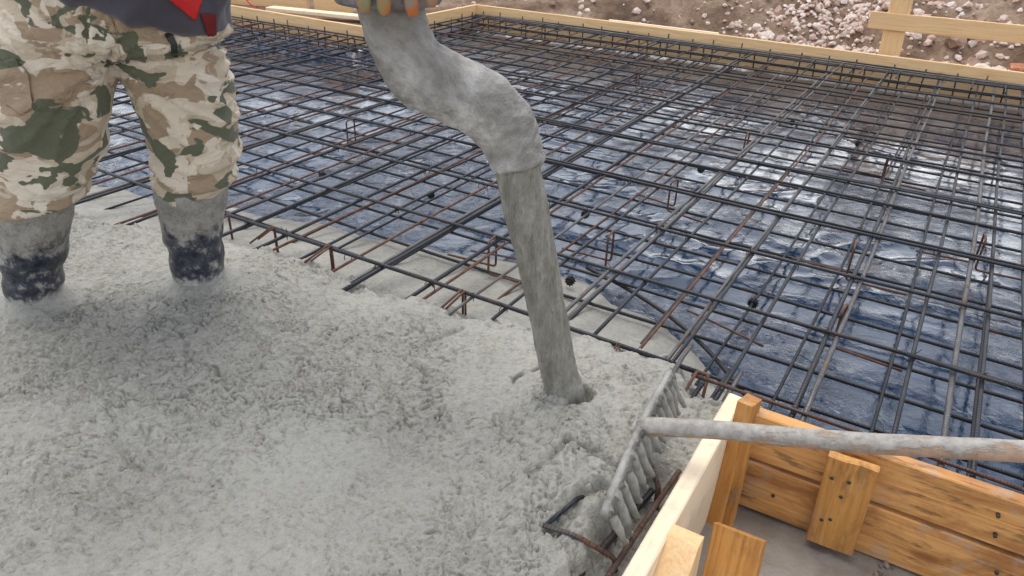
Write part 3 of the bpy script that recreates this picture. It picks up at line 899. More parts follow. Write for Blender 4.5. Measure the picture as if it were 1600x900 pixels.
# stake and rail behind
st = board("stake", (-.60, 6.42, -.1), (-.635, 6.45, 1.25), .15, .03, M_WOODC if False else M_WOOD, None, up=V((1, -.05, 0)))
tag(st, "upright pine stake driven into the soil behind the far board", "wooden stake")
rl = board("guard_rail", (-.72, 6.385, .205), (1.9, 6.36, .225), .12, .028, M_WOOD)
tag(rl, "horizontal pine rail nailed across the stake above the rubble", "wooden rail")
st = board("stake", (1.35, 6.42, -.1), (1.33, 6.43, 1.1), .14, .03, M_WOOD, None, up=V((1, -.05, 0)))
tag(st, "second upright pine stake carrying the other end of the rail", "wooden stake")

# timber beyond the upper-left board
def back_panel(p0, p1, h, label, mat=M_WOOD, th=.03):
    o = board("shutter_panel", p0, p1, h, th, mat); tag(o, label, "timber panel", "timber panels stacked behind the left formwork")
back_panel((-7.4, 5.02, -.05), (-5.44, 5.27, -.05), .55, "left pine shutter panel standing in the excavation behind the left board")
back_panel((-5.36, 5.28, -.05), (-4.96, 5.34, -.05), .55, "narrow pine shutter panel right of the dark gap behind the left board")
back_panel((-4.90, 5.44, -.05), (-4.35, 5.62, -.05), .16, "low pale pine panel partly hidden by the hose", M_WOODW)
o = board("loose_plank", (-5.5, 4.86, .02), (-4.3, 5.08, .02), .03, .12, M_WOODW); tag(o, "pale plank lying flat on the ground behind the left board", "plank")
k = NT("red_plastic"); k.p(Base_Color=(.45, .02, .02), Roughness=.4)
o = tube("red_wire", smooth_path([(-5.62, 4.66, .30), (-5.57, 4.66, .14), (-5.50, 4.655, .088), (-5.42, 4.65, .075)], 6), .007, k.m)
tag(o, "small dangling red wire loop over the upper left board", "wire")

# plank scrap showing under the film bars
o = tube("film_hem", smooth_path([(-1.0, 2.235, -.150), (-.80, 2.16, -.146), (-.60, 2.06, -.146), (-.43, 1.93, -.144), (-.28, 1.78, -.144)], 8), .007, M_BLACK, seg=8)
tag(o, "black rolled film edge sticking out along the rim of the thin concrete", "film edge")

# ------------------------------------------------------------------ timber box at lower right
box = empty("formwork_box", (-.24, 1.44, -.2), "open timber formwork box of orange and white boards at the lower right", "formwork box")
PF = -.215
board("side_board", (-.247, .25, PF), (-.247, 1.468, PF), .278, .036, M_WOODW, box)["label"] = "pale white planed side board"
board("upper_plank", (-.228, 1.44, -.062), (1.75, 1.485, -.062), .124, .034, M_WOODO, box)
board("lower_plank", (-.228, 1.438, -.208), (1.75, 1.483, -.208), .138, .040, M_WOODO, box)
# cleat across the two planks
board("cleat", (-.018, 1.392, -.190), (-.024, 1.393, .052), .100, .024, M_WOODC, box, up=V((1, .02, 0)))
# corner post: two upright pieces
board("corner_post", (-.213, 1.322, -.212), (-.214, 1.392, .102), .062, .036, M_WOODC, box, up=V((.15, 1, 0)))
board("corner_batten", (-.186, 1.330, -.212), (-.192, 1.368, .03), .028, .022, M_WOODC, box, up=V((.15, 1, 0)))
# near cleats
board("side_cleat", (-.196, .99, -.21), (-.202, 1.012, .062), .16, .060, M_WOOD, box, up=V((0, -1, .25)), taper=lambda t: 1.0 if t < .55 else 1 - (t - .55) * 1.75)
o = board("plank_offcut", (-.165, 1.045, -.212), (-.182, 1.158, -.035), .105, .026, M_WOODC, None, up=V((1, -.28, 0)))
tag(o, "orange plank offcut leaning inside the timber box beside the white side board", "plank")
# nails
k = NT("nail_steel"); k.p(Base_Color=(.06, .055, .05), Roughness=.5, Metallic=.5); M_NAIL = k.m
def nail(p, nrm):
    p = V(p); nrm = V(nrm).normalized()
    tube("nail", [p - nrm * .01, p + nrm * .0015, p + nrm * .002], [.004, .004, .0015], M_NAIL, box, 8)
for px, pz in ((.002, -.12), (.018, -.11), (-.004, .0), (.03, .005), (.024, -.04)): nail((px, 1.381, pz), (0, -1, .02))
for px, pz in ((.30, .02), (.31, -.03), (.34, -.12), (.62, 0), (.64, -.13), (-.12, .01), (-.11, -.14)): nail((px, 1.420 + px * .0225, pz), (0, -1, 0))

k = NT("pit_concrete")
o = k.obj(); n1 = k.noise(o, 5, 6, .65); n2 = k.noise(o, 70, 3, .7)
c = k.ramp(n1, [(.36, (.20, .18, .155)), (.62, (.30, .275, .245))])
mud_and_reflection = k.ramp(k.noise(k.obj(loc=(3.1, .2, 0)), 3.0, 5, .6), [(.56, 0.0), (.66, 1.0)])  # only mud patches on the pit floor
c = k.mix(k.math('MULTIPLY', mud_and_reflection, .7), c, (.10, .065, .05))
k.p(Base_Color=c, Roughness=k.ramp(n1, [(.4, .35), (.6, .7)]), Normal=k.bump(n2, .004, .5))
me = grid_mesh("pit_floor", np.arange(-.262, 1.78, .012), np.arange(-3, 1.50, .02), lambda X, Y: -.212 + .006 * fbm(X * 4, Y * 4, 201, 4) + .018 * sstep(.12, .5, X) * np.clip(fbm(X * 20, Y * 20, 205, 3), 0, 1))
tag(link_mesh("pit_floor", me, k.m), kind="structure")
rr = random.Random(3)
bm = bmesh.new()
for _ in range(260):
    x = .12 + abs(rr.gauss(0, .22)); y = rr.uniform(.9, 1.42)
    stone_bm(bm, (x, y, -.205), rr.uniform(.003, .010), rr)
tag(from_bm("rubble", bm, stone_mat("pit_crumbs", (.20, .15, .13), (.30, .25, .22), (.14, .10, .09)), smooth=False), "dark crumbs of mortar and soil on the floor inside the timber box", "crumbs", kind="stuff")

# ------------------------------------------------------------------ hose and falling concrete
hose = empty("concrete_hose", (-.72, 1.22, .6), "thick cement coated concrete pump hose bent above the pour", "pump hose")
HP = [(-.720, 1.222, .600), (-.728, 1.219, .640), (-.750, 1.205, .690), (-.795, 1.178, .729), (-.845, 1.150, .752), (-.885, 1.125, .778), (-.911, 1.109, .825), (-.926, 1.100, .882), (-.930, 1.098, .95),
      (-.932, 1.10, 1.1), (-.93, 1.12, 1.5), (-.90, 1.18, 2.1), (-.85, 1.3, 2.9)]
HR = [.0535, .0565, .062, .0665, .067, .064, .060, .060, .062, .062, .062, .062, .062]
path = smooth_path(HP, 8)
rad = []
for i in range(len(HR) - 1):
    for q in range(8): rad.append(HR[i] + (HR[i + 1] - HR[i]) * q / 8)
rad.append(HR[-1])
jit = lambda p, d: .045 * mnoise.noise((p + d * .06) * 14) + .02 * mnoise.noise((p + d * .06) * 40)
fine_path, fine_rad = [], []
for i in range(len(path) - 1):
    n_ = 3 if path[i].z < 1.0 else 1
    for q in range(n_):
        t = q / n_
        fine_path.append(path[i].lerp(path[i + 1], t)); fine_rad.append(rad[i] * (1 - t) + rad[i + 1] * t)
fine_path.append(path[-1]); fine_rad.append(rad[-1])
# rubber hose with dried cement
k = NT("cement_coated_rubber")
o = k.obj()
n1 = k.noise(o, 7, 6, .62, .5); n2 = k.noise(o, 45, 4, .7)
c = k.ramp(n1, [(.34, (.17, .16, .14)), (.48, (.29, .28, .26)), (.62, (.50, .49, .47))])
rust = k.ramp(k.noise(k.obj(loc=(2, 4, 1)), 5, 4, .6), [(.60, 0.0), (.70, 1.0)])
c = k.mix(k.math('MULTIPLY', rust, .35), c, (.27, .19, .13))
c = k.mix(.45, c, k.ramp(n2, [(.32, .55), (.55, 1.05)]), 'MULTIPLY')
k.p(Base_Color=c, Roughness=.62, Normal=k.bump(n2, .010, .8, k.bump(n1, .014, .7)))
M_HOSE = k.m
hme = solid("hose_body", lambda bm: add_tube(bm, fine_path, fine_rad, 40), .005, 5, lambda p, n: .0050 * mnoise.noise(p * 13) + .0030 * mnoise.noise(p * 33) + .0030 * mnoise.noise(p * 62) + .0015 * mnoise.noise(p * 140) + .0035 * math.exp(-(((p - V(HP[0])).dot((V(HP[1]) - V(HP[0])).normalized()) - .006) / .007) ** 2) * (1 if p.z < .68 else 0) + .0035 * max(0, mnoise.noise(p * 22 + V((5, 1, 2))) - .25))
hme.transform(Matrix.Translation((.8, -1.16, -.72)))
link_mesh("hose_body", hme, M_HOSE, hose, Matrix.Translation((-.8, 1.16, .72)))
# coupling ring at the top
k = NT("coupling_metal"); n = k.noise(k.obj(), 30, 5, .7)
k.p(Base_Color=k.ramp(n, [(.35, (.11, .095, .10)), (.6, (.24, .215, .22)), (.75, (.36, .34, .32))]), Roughness=.6, Metallic=.2, Normal=k.bump(n, .004, .6)); M_COUP = k.m
cz = V((-.929, 1.098, .898))
tube("coupling", [cz + V((0, 0, z)) for z in (0, .003, .010, .045, .055, .060, .066)], [.080, .094, .099, .100, .096, .085, .066], M_COUP, hose, 40, jitter=lambda p, d: .02 * mnoise.noise((p + d * .1) * 25))
tube("hose_handle", smooth_path([cz + RIGHT * -.098 + V((0, 0, .04)), cz + RIGHT * -.16 + V((0, 0, .075)), cz + RIGHT * -.165 + V((0, 0, .16)), cz + RIGHT * -.064 + V((0, 0, .20))], 6), .012, M_COUP, hose, 10)
tube("hose_handle", smooth_path([cz + RIGHT * .098 + V((0, 0, .04)), cz + RIGHT * .16 + V((0, 0, .075)), cz + RIGHT * .165 + V((0, 0, .16)), cz + RIGHT * .064 + V((0, 0, .20))], 6), .012, M_COUP, hose, 10)

k = NT("flowing_concrete")
s = k.obj((1, 1, .2))
n1 = k.noise(s, 34, 5, .65); n2 = k.noise(k.obj((1, 1, .22)), 110, 3, .6); n3 = k.noise(k.obj((1, 1, .6)), 48, 5, .7)
f = k.math('ADD', k.math('MULTIPLY', n1, .6), k.math('MULTIPLY', n3, .4))
c = k.ramp(f, [(.38, (.17, .16, .13)), (.50, (.245, .235, .198)), (.62, (.335, .325, .285))])
k.p(Base_Color=c, Roughness=.62, Normal=k.bump(n2, .006, .8, k.bump(n1, .024, 1.0)))
SPH = [(-.719, 1.222, .606), (-.708, 1.225, .55), (-.676, 1.243, .40), (-.648, 1.262, .25), (-.628, 1.276, .13), (-.616, 1.284, .075), (-.608, 1.288, .038), (-.606, 1.290, -.04)]
SR = [.0455, .0455, .0435, .042, .0415, .043, .0475, .053]
p2 = smooth_path(SPH, 10); r2 = []
for i in range(len(SR) - 1):
    for q in range(10): r2.append(SR[i] + (SR[i + 1] - SR[i]) * q / 10)
r2.append(SR[-1])
def sj(p, d):
    a = math.atan2(d.y, d.x)
    return .06 * mnoise.noise(V((math.cos(a) * 2.2, math.sin(a) * 2.2, p.z * 5))) + .06 * mnoise.noise(V((math.cos(a) * 5, math.sin(a) * 5, p.z * 16))) + .02 * mnoise.noise(V((math.cos(a) * 9, math.sin(a) * 9, p.z * 50)))
o = tube("concrete_stream", p2, r2, k.m, None, 40, jitter=sj, origin=(-.61, 1.288, .03))
tag(o, "grey column of wet concrete falling from the hose mouth into the pour", "concrete stream")

# ------------------------------------------------------------------ rake
rake = empty("rake", (-.36, 1.14, .03), "cement caked garden rake with its handle running out to the right", "rake")
k = NT("rake_handle_wood"); o = k.obj((1, 1, 1)); n = k.noise(k.obj((3, 9, 9)), 5, 6, .65); n2 = k.noise(o, 50, 3, .7)
grad = k.math('MULTIPLY', k.math('SUBTRACT', k.math('MULTIPLY', k.sep(o, 0), 1.6), k.math('MULTIPLY', k.sep(o, 2), 48.0)), .9, True)
cov = k.ramp(k.math('ADD', k.math('MULTIPLY', n, 1.2), k.math('MULTIPLY', grad, -.28)), [(.38, 0.0), (.52, 1.0)])
c = k.mix(cov, k.ramp(n2, [(.3, (.30, .19, .125)), (.65, (.42, .29, .20))]), k.ramp(n2, [(.3, (.23, .215, .195)), (.65, (.39, .37, .34))]))
k.p(Base_Color=c, Roughness=.6, Normal=k.bump(n2, .003, .6, k.bump(cov, .004, .6)))
M_HANDLE = k.m
h0 = V((-.372, 1.174, .118)); h1 = V((.256, 1.243, .30)); hd = (h1 - h0).normalized(); h2 = h0 + hd * 1.55
x = hd; y = UP.cross(x).normalized(); z = x.cross(y); m = Matrix((x, y, z)).transposed().to_4x4(); m.translation = h0
bm = bmesh.new(); n = 60; L = 1.55
add_tube(bm, [V((L * i / n, .004 * math.sin(i * .3), 0)) for i in range(n + 1)], [.0188 if i > 2 else .0195 for i in range(n + 1)], 18, jitter=lambda p, d: .07 * mnoise.noise(V((p.x * 9, d.y * 1.5, d.z * 1.5))) + .05 * mnoise.noise(V((p.x * 34, d.y * 3, d.z * 3))))
from_bm("handle", bm, M_HANDLE, rake, m)
k = NT("caked_steel"); n = k.noise(k.obj(), 40, 4, .7); n2 = k.noise(k.obj(), 11, 4, .6)
k.p(Base_Color=k.ramp(k.math('ADD', k.math('MULTIPLY', n, .5), k.math('MULTIPLY', n2, .5)), [(.35, (.15, .148, .135)), (.62, (.33, .325, .30))]), Roughness=.55, Normal=k.bump(n, .005, .7)); M_RK = k.m
hp = [V((-.389, 1.385, .123)), V((-.381, 1.29, .124)), V((-.372, 1.174, .122)), V((-.353, 1.04, .121)), V((-.330, .905, .118))]
hpath = smooth_path(hp, 8)
tube("rake_head", hpath, .0085, M_RK, rake, 10, jitter=lambda p, d: .22 * mnoise.noise(p * 40 + d))
sock = tube("socket", [h0 + V((-.008, 0, 0)), h0 + hd * .015, h0 + hd * .04, h0 + hd * .06], [.010, .0165, .0170, .0160], M_RK, rake, 14, jitter=lambda p, d: .12 * mnoise.noise(p * 50 + d))
NTN = 14
bm = bmesh.new(); cols = []
nw = 84
for i in range(nw + 1):
    q = i / nw * (len(hpath) - 1); a = hpath[int(q)].lerp(hpath[min(int(q) + 1, len(hpath) - 1)], q - int(q))
    ln = .020 + .012 * mnoise.noise(V((i * .35, 0, 0))) + .010 * math.cos(2 * math.pi * (i / nw * NTN - .5))
    cols.append([bm.verts.new(a + V((.004, .002, .006)) + V((.42, .24, -.9)) * (ln * j / 5) + V((.004 * mnoise.noise(V((i * .5, j * .6, 1))) + (.005 if j in (1, 2, 3) else 0), 0, 0))) for j in range(6)])
for i in range(nw):
    for j in range(5): bm.faces.new((cols[i][j], cols[i + 1][j], cols[i + 1][j + 1], cols[i][j + 1]))
bmesh.ops.solidify(bm, geom=list(bm.faces), thickness=.006)
bmesh.ops.recalc_face_normals(bm, faces=bm.faces)
bm.transform(Matrix.Translation(-hpath[0])); from_bm("mortar_crust", bm, M_RK, rake, Matrix.Translation(hpath[0]))
for i in range(NTN):
    t = (i + .5) / NTN
    q = t * (len(hpath) - 1); a = hpath[int(q)].lerp(hpath[min(int(q) + 1, len(hpath) - 1)], q - int(q))
    rx = .036 + rr.uniform(-.006, .006); dn = .096 + rr.uniform(-.012, .008)
    if i < 6: dn *= .92
    pts = [a + V((0, 0, .002)), a + V((.012, .006, -.018)), a + V((.024, .013, -.05)), a + V((rx - .002, .020, -dn + .01)), a + V((rx + .004, .024, -dn))]
    rw = rr.uniform(.85, 1.2)
    tube("tooth", smooth_path(pts, 4), [(.0100 - .0045 * (j / 16) ** 1.2 + .0008 * math.sin(j * .8 + i * 2.1)) * rw for j in range(17)], M_RK, rake, 8, jitter=lambda p, d: .26 * mnoise.noise(p * 55 + d * .8))

# ------------------------------------------------------------------ the worker
FACE = (TOCAM * .82 + RIGHT * .57).normalized()
SIDE = UP.cross(FACE) * -1
LL = [(V((-2.072, .838, -.02)), .066, .074), (V((-2.028, .862, .169)), .080, .084), (V((-1.990, .885, .295)), .094, .094), (V((-1.962, .901, .357)), .103, .102), (V((-1.918, .927, .463)), .117, .115), (V((-1.889, .946, .562)), .132, .130), (V((-1.875, .966, .657)), .137, .140)]
RL = [(V((-1.779, 1.176, -.02)), .068, .076), (V((-1.770, 1.180, .153)), .078, .084), (V((-1.757, 1.187, .285)), .093, .094), (V((-1.740, 1.198, .351)), .103, .102), (V((-1.721, 1.209, .443)), .109, .112), (V((-1.718, 1.208, .548)), .115, .126), (V((-1.722, 1.192, .648)), .121, .135)]
k = NT("camouflage_cloth")
def camo_layer(sc, loc, th, soft=.012):
    v = k.noise(k.obj((1.0, 1.0, 1.55), loc=loc, rot=(.25, .3, .2)), sc, 3, .5, .7)
    return k.ramp(v, [(th, 0.0), (th + soft, 1.0)])
c = (.50, .42, .31)
c = k.mix(camo_layer(7.5, (3, 1, 2), .50), c, (.34, .25, .165))
c = k.mix(camo_layer(8, (7, 4, 1), .515), c, (.64, .56, .45))
c = k.mix(camo_layer(7.5, (1, 9, 5), .57), c, (.105, .115, .07))
c = k.mix(camo_layer(8, (5, 2, 8), .645), c, (.68, .61, .51))
weave = k.noise(k.obj(), 420, 2, .5); crumple = k.noise(k.obj((1, 1, 1.8)), 16, 4, .55, .6)
dirtm = k.ramp(k.noise(k.obj(), 90, 3, .7), [(.66, 0.0), (.72, 1.0)])
c = k.mix(k.math('MULTIPLY', dirtm, .35), c, (.25, .22, .18))
k.p(Base_Color=c, Roughness=.9, Sheen_Weight=.15, Normal=k.bump(weave, .0012, .4, k.bump(crumple, .022, .75)))
M_CAMO = k.m
CROTCH = V((-1.777, 1.093, .70))
def cloth_folds(p, n):
    a = p - CROTCH
    r = V((a.dot(RIGHT), a.z, a.dot(TOCAM)))
    # folds fanning out from the crotch, and slack rings above the boots
    ang = math.atan2(r.y, r.x)
    fan = mnoise.noise(V((ang * 5.5, r.length * 2.5, 3.0 + r.z * 1.5)))
    ringz = mnoise.noise(V((r.x * 3 + 1.7 * r.z, p.z * 17 + .9 * math.sin(r.x * 9), r.z * 3)))
    w_ = min(1, max(0, (.60 - p.z) / .25))
    s = (1 - w_) * fan + w_ * ringz
    return .0165 * (1 - min(1, abs(s) * 2.6)) ** 1.6 - .005 + .010 * mnoise.noise(p * 7) + .003 * mnoise.noise(p * 30)
def trousers_build(bm):
    for leg in (LL, RL):
        rings = []
        pts = leg[2:]
        c0 = pts[0][0] + V((0, 0, .022))
        rings.append((c0, RIGHT, TOCAM, pts[0][1] * .99, pts[0][2] * .99))
        pts = pts[1:]
        for c_, a, b in pts: rings.append((c_, RIGHT, TOCAM, a, b))
        rings.append((leg[-1][0].lerp(CROTCH, .30) + V((0, 0, .12)), RIGHT, TOCAM, .135, .145))
        add_loft(bm, rings)
    P = [(V((-1.795, 1.085, .712)), .195, .125), (V((-1.800, 1.082, .735)), .262, .160), (V((-1.800, 1.082, .75)), .287, .180), (V((-1.795, 1.085, .80)), .280, .182), (V((-1.775, 1.095, .86)), .262, .175), (V((-1.755, 1.105, .91)), .25, .165)]
    add_loft(bm, [(c_, RIGHT, TOCAM, a, b) for c_, a, b in P], 32)
tro = solid("trousers", trousers_build, .009, 7, cloth_folds)

skin = NT("skin"); skin.p(Base_Color=(.50, .30, .21), Roughness=.5, Subsurface_Weight=.1); M_SKIN = skin.m
chest = V((-1.50, 1.13, 1.17)); neck = V((-1.40, 1.12, 1.33)); head = V((-1.33, 1.10, 1.46))
HAND = V((-.905, 1.075, .990))
sh_l = chest + RIGHT * .17 + V((0, 0, .085)); el_l = V((-1.13, 1.02, 1.05)); wr_l = HAND + V((-.085, -.01, .028))
sh_r = chest - RIGHT * .19 + TOCAM * .02 + V((0, 0, .07)); el_r = V((-1.40, .80, 1.08)); wr_r = V((-1.03, 1.0, 1.19))
def body_build(bm):
    for leg in (LL, RL):
        add_loft(bm, [(c_, RIGHT, TOCAM, a * .72, b * .72) for c_, a, b in leg])
        add_tube(bm, [leg[-1][0], V((-1.79, 1.085, .80))], [.09, .10], 16)
    add_loft(bm, [(V((-1.80, 1.082, .72)), RIGHT, TOCAM, .20, .12), (V((-1.77, 1.10, .85)), RIGHT, TOCAM, .17, .115), (V((-1.64, 1.12, 1.0)), RIGHT, TOCAM, .17, .115), (chest, RIGHT, TOCAM, .18, .11), (chest + V((.05, 0, .10)), RIGHT, TOCAM, .13, .085), (neck, RIGHT, TOCAM, .06, .06)])
    add_tube(bm, smooth_path([neck - V((.02, 0, .06)), neck, head - V((.01, 0, .05))], 4), .056, 16)
    for s_, e_, w_ in ((sh_l, el_l, wr_l), (sh_r, el_r, wr_r)):
        add_tube(bm, smooth_path([s_.lerp(chest, .35), s_, e_, w_], 5), [.055] * 5 + [.05, .048, .046, .044, .042, .04, .038, .036, .034, .03, .028], 14)
    # head: skull, jaw, nose, ears
    f = (FACE * .8 + V((.6, 0, -.5))).normalized(); s_ = UP.cross(f).normalized(); u_ = f.cross(s_)
    add_loft(bm, [(head + u_ * z_ + f * o_, s_, f, a, b) for z_, o_, a, b in ((-.11, .03, .035, .035), (-.09, .025, .052, .058), (-.05, .012, .066, .08), (0, 0, .074, .094), (.05, -.004, .073, .093), (.09, -.01, .055, .07), (.112, -.012, .02, .03))], 20)
    add_tube(bm, [head + f * .088 + u_ * .02, head + f * .108 - u_ * .022, head + f * .085 - u_ * .03], [.009, .014, .012], 8)
    for sg in (-1, 1): add_tube(bm, [head + s_ * sg * .072 + u_ * .02, head + s_ * sg * .082 - f * .008, head + s_ * sg * .074 - u_ * .03], [.012, .014, .009], 8)
body = solid("person", body_build, .010, 3)
P0 = V((-1.92, 1.0, 0))
def rebase(me, off):
    me.transform(Matrix.Translation(-V(off))); return me
person = link_mesh("person", rebase(body, P0), M_SKIN, None, Matrix.Translation(P0))
tag(person, "worker in camouflage trousers and cement covered rubber boots standing in the concrete", "person")
def cloth(name, me, mat, parent=person, off=P0):
    return link_mesh(name, rebase(me, off), mat, parent, Matrix.Translation(V(off)))
cloth("trousers", tro.copy(), M_CAMO)
TRO_BVH = BVHTree.FromPolygons([v.co.copy() for v in tro.vertices], [tuple(p.vertices) for p in tro.polygons])

# hair and facial features
f = (FACE * .8 + V((.6, 0, -.5))).normalized(); s_ = UP.cross(f).normalized(); u_ = f.cross(s_)
k = NT("dark_hair"); k.p(Base_Color=(.03, .02, .013), Roughness=.6); M_HAIR = k.m
cloth("hair", solid("hair", lambda bm: add_loft(bm, [(head + u_ * z_ - f * o_, s_, f, a, b) for z_, o_, a, b in ((-.04, .045, .066, .060), (0, .03, .078, .078), (.05, .016, .079, .092), (.09, .012, .064, .082), (.122, .012, .03, .04))], 20), .01, 2, lambda p, n: .004 * mnoise.noise(p * 60)), M_HAIR)
k = NT("eye"); k.p(Base_Color=(.03, .02, .015), Roughness=.2)
for sg in (-1, 1):
    b = bmesh.new(); bmesh.ops.create_icosphere(b, subdivisions=2, radius=.011)
    from_bm("eye", b, k.m, person, Matrix.Translation(head + f * .084 + s_ * sg * .030 + u_ * .012))
k = NT("lips"); k.p(Base_Color=(.36, .15, .12), Roughness=.5)
tube("mouth", smooth_path([head + f * .078 - u_ * .062 - s_ * .022, head + f * .090 - u_ * .060, head + f * .078 - u_ * .062 + s_ * .022], 4), .005, k.m, person, 8)

# boots
k = NT("muddy_rubber"); o = k.tc.outputs["Object"]
z_ = k.sep(o, 2)
n1 = k.noise(o, 26, 5, .68); n2 = k.noise(o, 9, 5, .6); n3 = k.noise(o, 120, 3, .7)
rub = k.ramp(k.math('ADD', k.math('MULTIPLY', n1, .75), k.math('MULTIPLY', n2, .25)), [(.40, (.010, .013, .022)), (.52, (.045, .05, .07)), (.585, (.24, .23, .21)), (.64, (.36, .35, .32))])
cake = k.mix(k.ramp(n1, [(.40, 0.0), (.62, .6)]), k.ramp(n3, [(.3, (.13, .12, .10)), (.65, (.27, .255, .225))]), (.36, .35, .32))
# dried cement on the shaft, fresh slurry at the ankle
mtop = k.ramp(k.math('ADD', z_, k.math('ADD', k.math('MULTIPLY', k.math('SUBTRACT', n2, .5), .26), k.math('MULTIPLY', k.math('SUBTRACT', n1, .5), .22))), [(.175, 0.0), (.235, 1.0)])
mbot = k.ramp(k.math('ADD', z_, k.math('MULTIPLY', k.math('SUBTRACT', n1, .5), .11)), [(.055, 1.0), (.072, 0.0)])
c = k.mix(mtop, rub, cake); c = k.mix(mbot, c, k.ramp(n3, [(.3, (.27, .27, .25)), (.65, (.38, .38, .36))]))
k.p(Base_Color=c, Roughness=k.math('ADD', .35, k.math('MULTIPLY', mtop, .45)), Normal=k.bump(n1, .006, .7, k.bump(n3, .003, .5)))
M_BOOT = k.m
def boot(leg):
    a0, a1, a2, a3 = leg[0], leg[1], leg[2], leg[3]
    base = a0[0]
    def bld(bm):
        rings = [(base + V((0, 0, -.10)), RIGHT, TOCAM, .058, .065), (base + V((0, 0, -.02)), RIGHT, TOCAM, .062, .070), (base.lerp(a1[0], .45), RIGHT, TOCAM, a0[1] * 1.03, a0[2] * 1.03), (a1[0], RIGHT, TOCAM, a1[1], a1[2]), (a1[0].lerp(a2[0], .6), RIGHT, TOCAM, a1[1] * .5 + a2[1] * .5 + .001, a1[2] * .5 + a2[2] * .5), (a2[0] + V((.002, 0, .03)), RIGHT, TOCAM, a2[1] + .004, a2[2] + .004), (a3[0] + V((0, 0, .01)), RIGHT, TOCAM, a3[1] - .012, a3[2] - .012)]
        add_loft(bm, rings, 24, 2.0)
        ft = FACE; sd = UP.cross(ft)
        c0 = base + V((0, 0, -.105))
        add_loft(bm, [(c0 + ft * d + V((0, 0, h * .5)), sd, UP, w_, h * .5 + .012) for d, w_, h in ((-.085, .030, .05), (-.06, .042, .06), (0, .045, .08), (.07, .047, .065), (.13, .050, .05), (.17, .040, .04), (.195, .02, .025))], 20)
    def dsp(p, n):
        zz = p.z
        r = .004 * math.sin(zz * 80 + 3 * mnoise.noise(p * 6)) * max(0, 1 - abs(zz - .14) / .10)
        return r + .006 * mnoise.noise(p * 14) + .002 * mnoise.noise(p * 45)
    return solid("boot", bld, .008, 3, dsp)
cloth("boot", boot(LL), M_BOOT, off=(BOOT_L[0], BOOT_L[1], 0))
cloth("boot", boot(RL), M_BOOT, off=(BOOT_R[0], BOOT_R[1], 0))

# jacket: leaning torso and both sleeves, hem hanging lower at the front right
k = NT("grey_jacket_cloth"); n = k.noise(k.obj((1, 1, 1.3)), 12, 4, .55, .5)
c = k.ramp(k.noise(k.obj(), 5, 4), [(.35, (.042, .038, .052)), (.65, (.080, .074, .092))])
k.p(Base_Color=c, Roughness=.85, Sheen_Weight=.2, Normal=k.bump(n, .012, .5)); M_JACK = k.m
def jacket_build(bm):
    hem_n = (UP + RIGHT * .34 - TOCAM * .10).normalized()
    hu = (RIGHT - hem_n * RIGHT.dot(hem_n)).normalized(); hv = hem_n.cross(hu) * -1
    SL = RIGHT * -.055
    add_loft(bm, [(V((-1.690, 1.138, .812)) + SL, hu, hv, .200, .190), (V((-1.682, 1.14, .83)) + SL, hu, hv, .215, .203), (V((-1.68, 1.138, .90)) + SL, RIGHT, TOCAM, .238, .198), (V((-1.64, 1.125, 1.0)), RIGHT, TOCAM, .245, .18),
                  (chest + V((-.03, 0, -.05)), RIGHT, TOCAM, .225, .16), (chest + V((0, 0, .04)), RIGHT, TOCAM, .215, .145), (chest + V((.04, 0, .10)), RIGHT, TOCAM, .155, .11), (neck + V((0, 0, -.015)), RIGHT, TOCAM, .075, .075)], 32)
    for s1, e1, w1 in ((sh_l, el_l, wr_l), (sh_r, el_r, wr_r)):
        add_tube(bm, smooth_path([s1.lerp(chest, .4), s1, e1, w1.lerp(e1, .12)], 5), [.082] * 5 + [.078, .074, .070, .066, .063, .060, .057, .054, .052, .050, .048], 16)
jac = solid("jacket", jacket_build, .011, 5, lambda p, n: .014 * (1 - min(1, abs(mnoise.noise(V((p.x * 5 + p.z * 4, p.y * 5, p.z * 9 - p.x * 5)))) * 3)) - .005 + .008 * mnoise.noise(p * 11) + .003 * mnoise.noise(p * 30))
J_BVH = BVHTree.FromPolygons([v.co.copy() for v in jac.vertices], [tuple(p.vertices) for p in jac.polygons])
jacket = cloth("jacket", jac, M_JACK)

def patch(name, bvh, poly, lift, thick, mat, parent, n=18, view=None):
    """A cloth piece lying on a body surface: poly is given in (right, up) metres, dropped onto the surface along view."""
    view = view or AWAY
    us = [p[0] for p in poly]; vs = [p[1] for p in poly]
    def inside(u, v):
        c = False; j = len(poly) - 1
        for i in range(len(poly)):
            (x1, y1), (x2, y2) = poly[i], poly[j]
            if (y1 > v) != (y2 > v) and u < (x2 - x1) * (v - y1) / (y2 - y1) + x1: c = not c
            j = i
        return c
    bm = bmesh.new(); bm_v = {}
    st = max(max(us) - min(us), max(vs) - min(vs)) / n
    # triangulated polygon, subdivided, then dropped
    f_ = bm.faces.new([bm.verts.new((u, v, 0)) for u, v in poly])
    bmesh.ops.triangulate(bm, faces=[f_])
    for _ in range(4):
        e = [e for e in bm.edges if e.calc_length() > st]
        if not e: break
        bmesh.ops.subdivide_edges(bm, edges=e, cuts=1)
        bmesh.ops.triangulate(bm, faces=bm.faces)
    ok = True
    for v in bm.verts:
        pt = P0 + RIGHT * v.co.x + UP * v.co.y + AWAY * .02
        src = pt + (V((0, 0, CAM_H)) - pt) * .55
        loc_, nn, i_, d_ = bvh.ray_cast(src, (pt - src).normalized())
        if loc_ is None: loc_, nn, i_, d_ = bvh.find_nearest(P0 + RIGHT * v.co.x + UP * v.co.y + TOCAM * .25)
        v.co = loc_ + nn * lift
    g = bmesh.ops.solidify(bm, geom=list(bm.faces), thickness=thick)
    for v in bm.verts: v.co -= P0
    bmesh.ops.recalc_face_normals(bm, faces=bm.faces)
    return from_bm(name, bm, mat, parent, Matrix.Translation(P0))

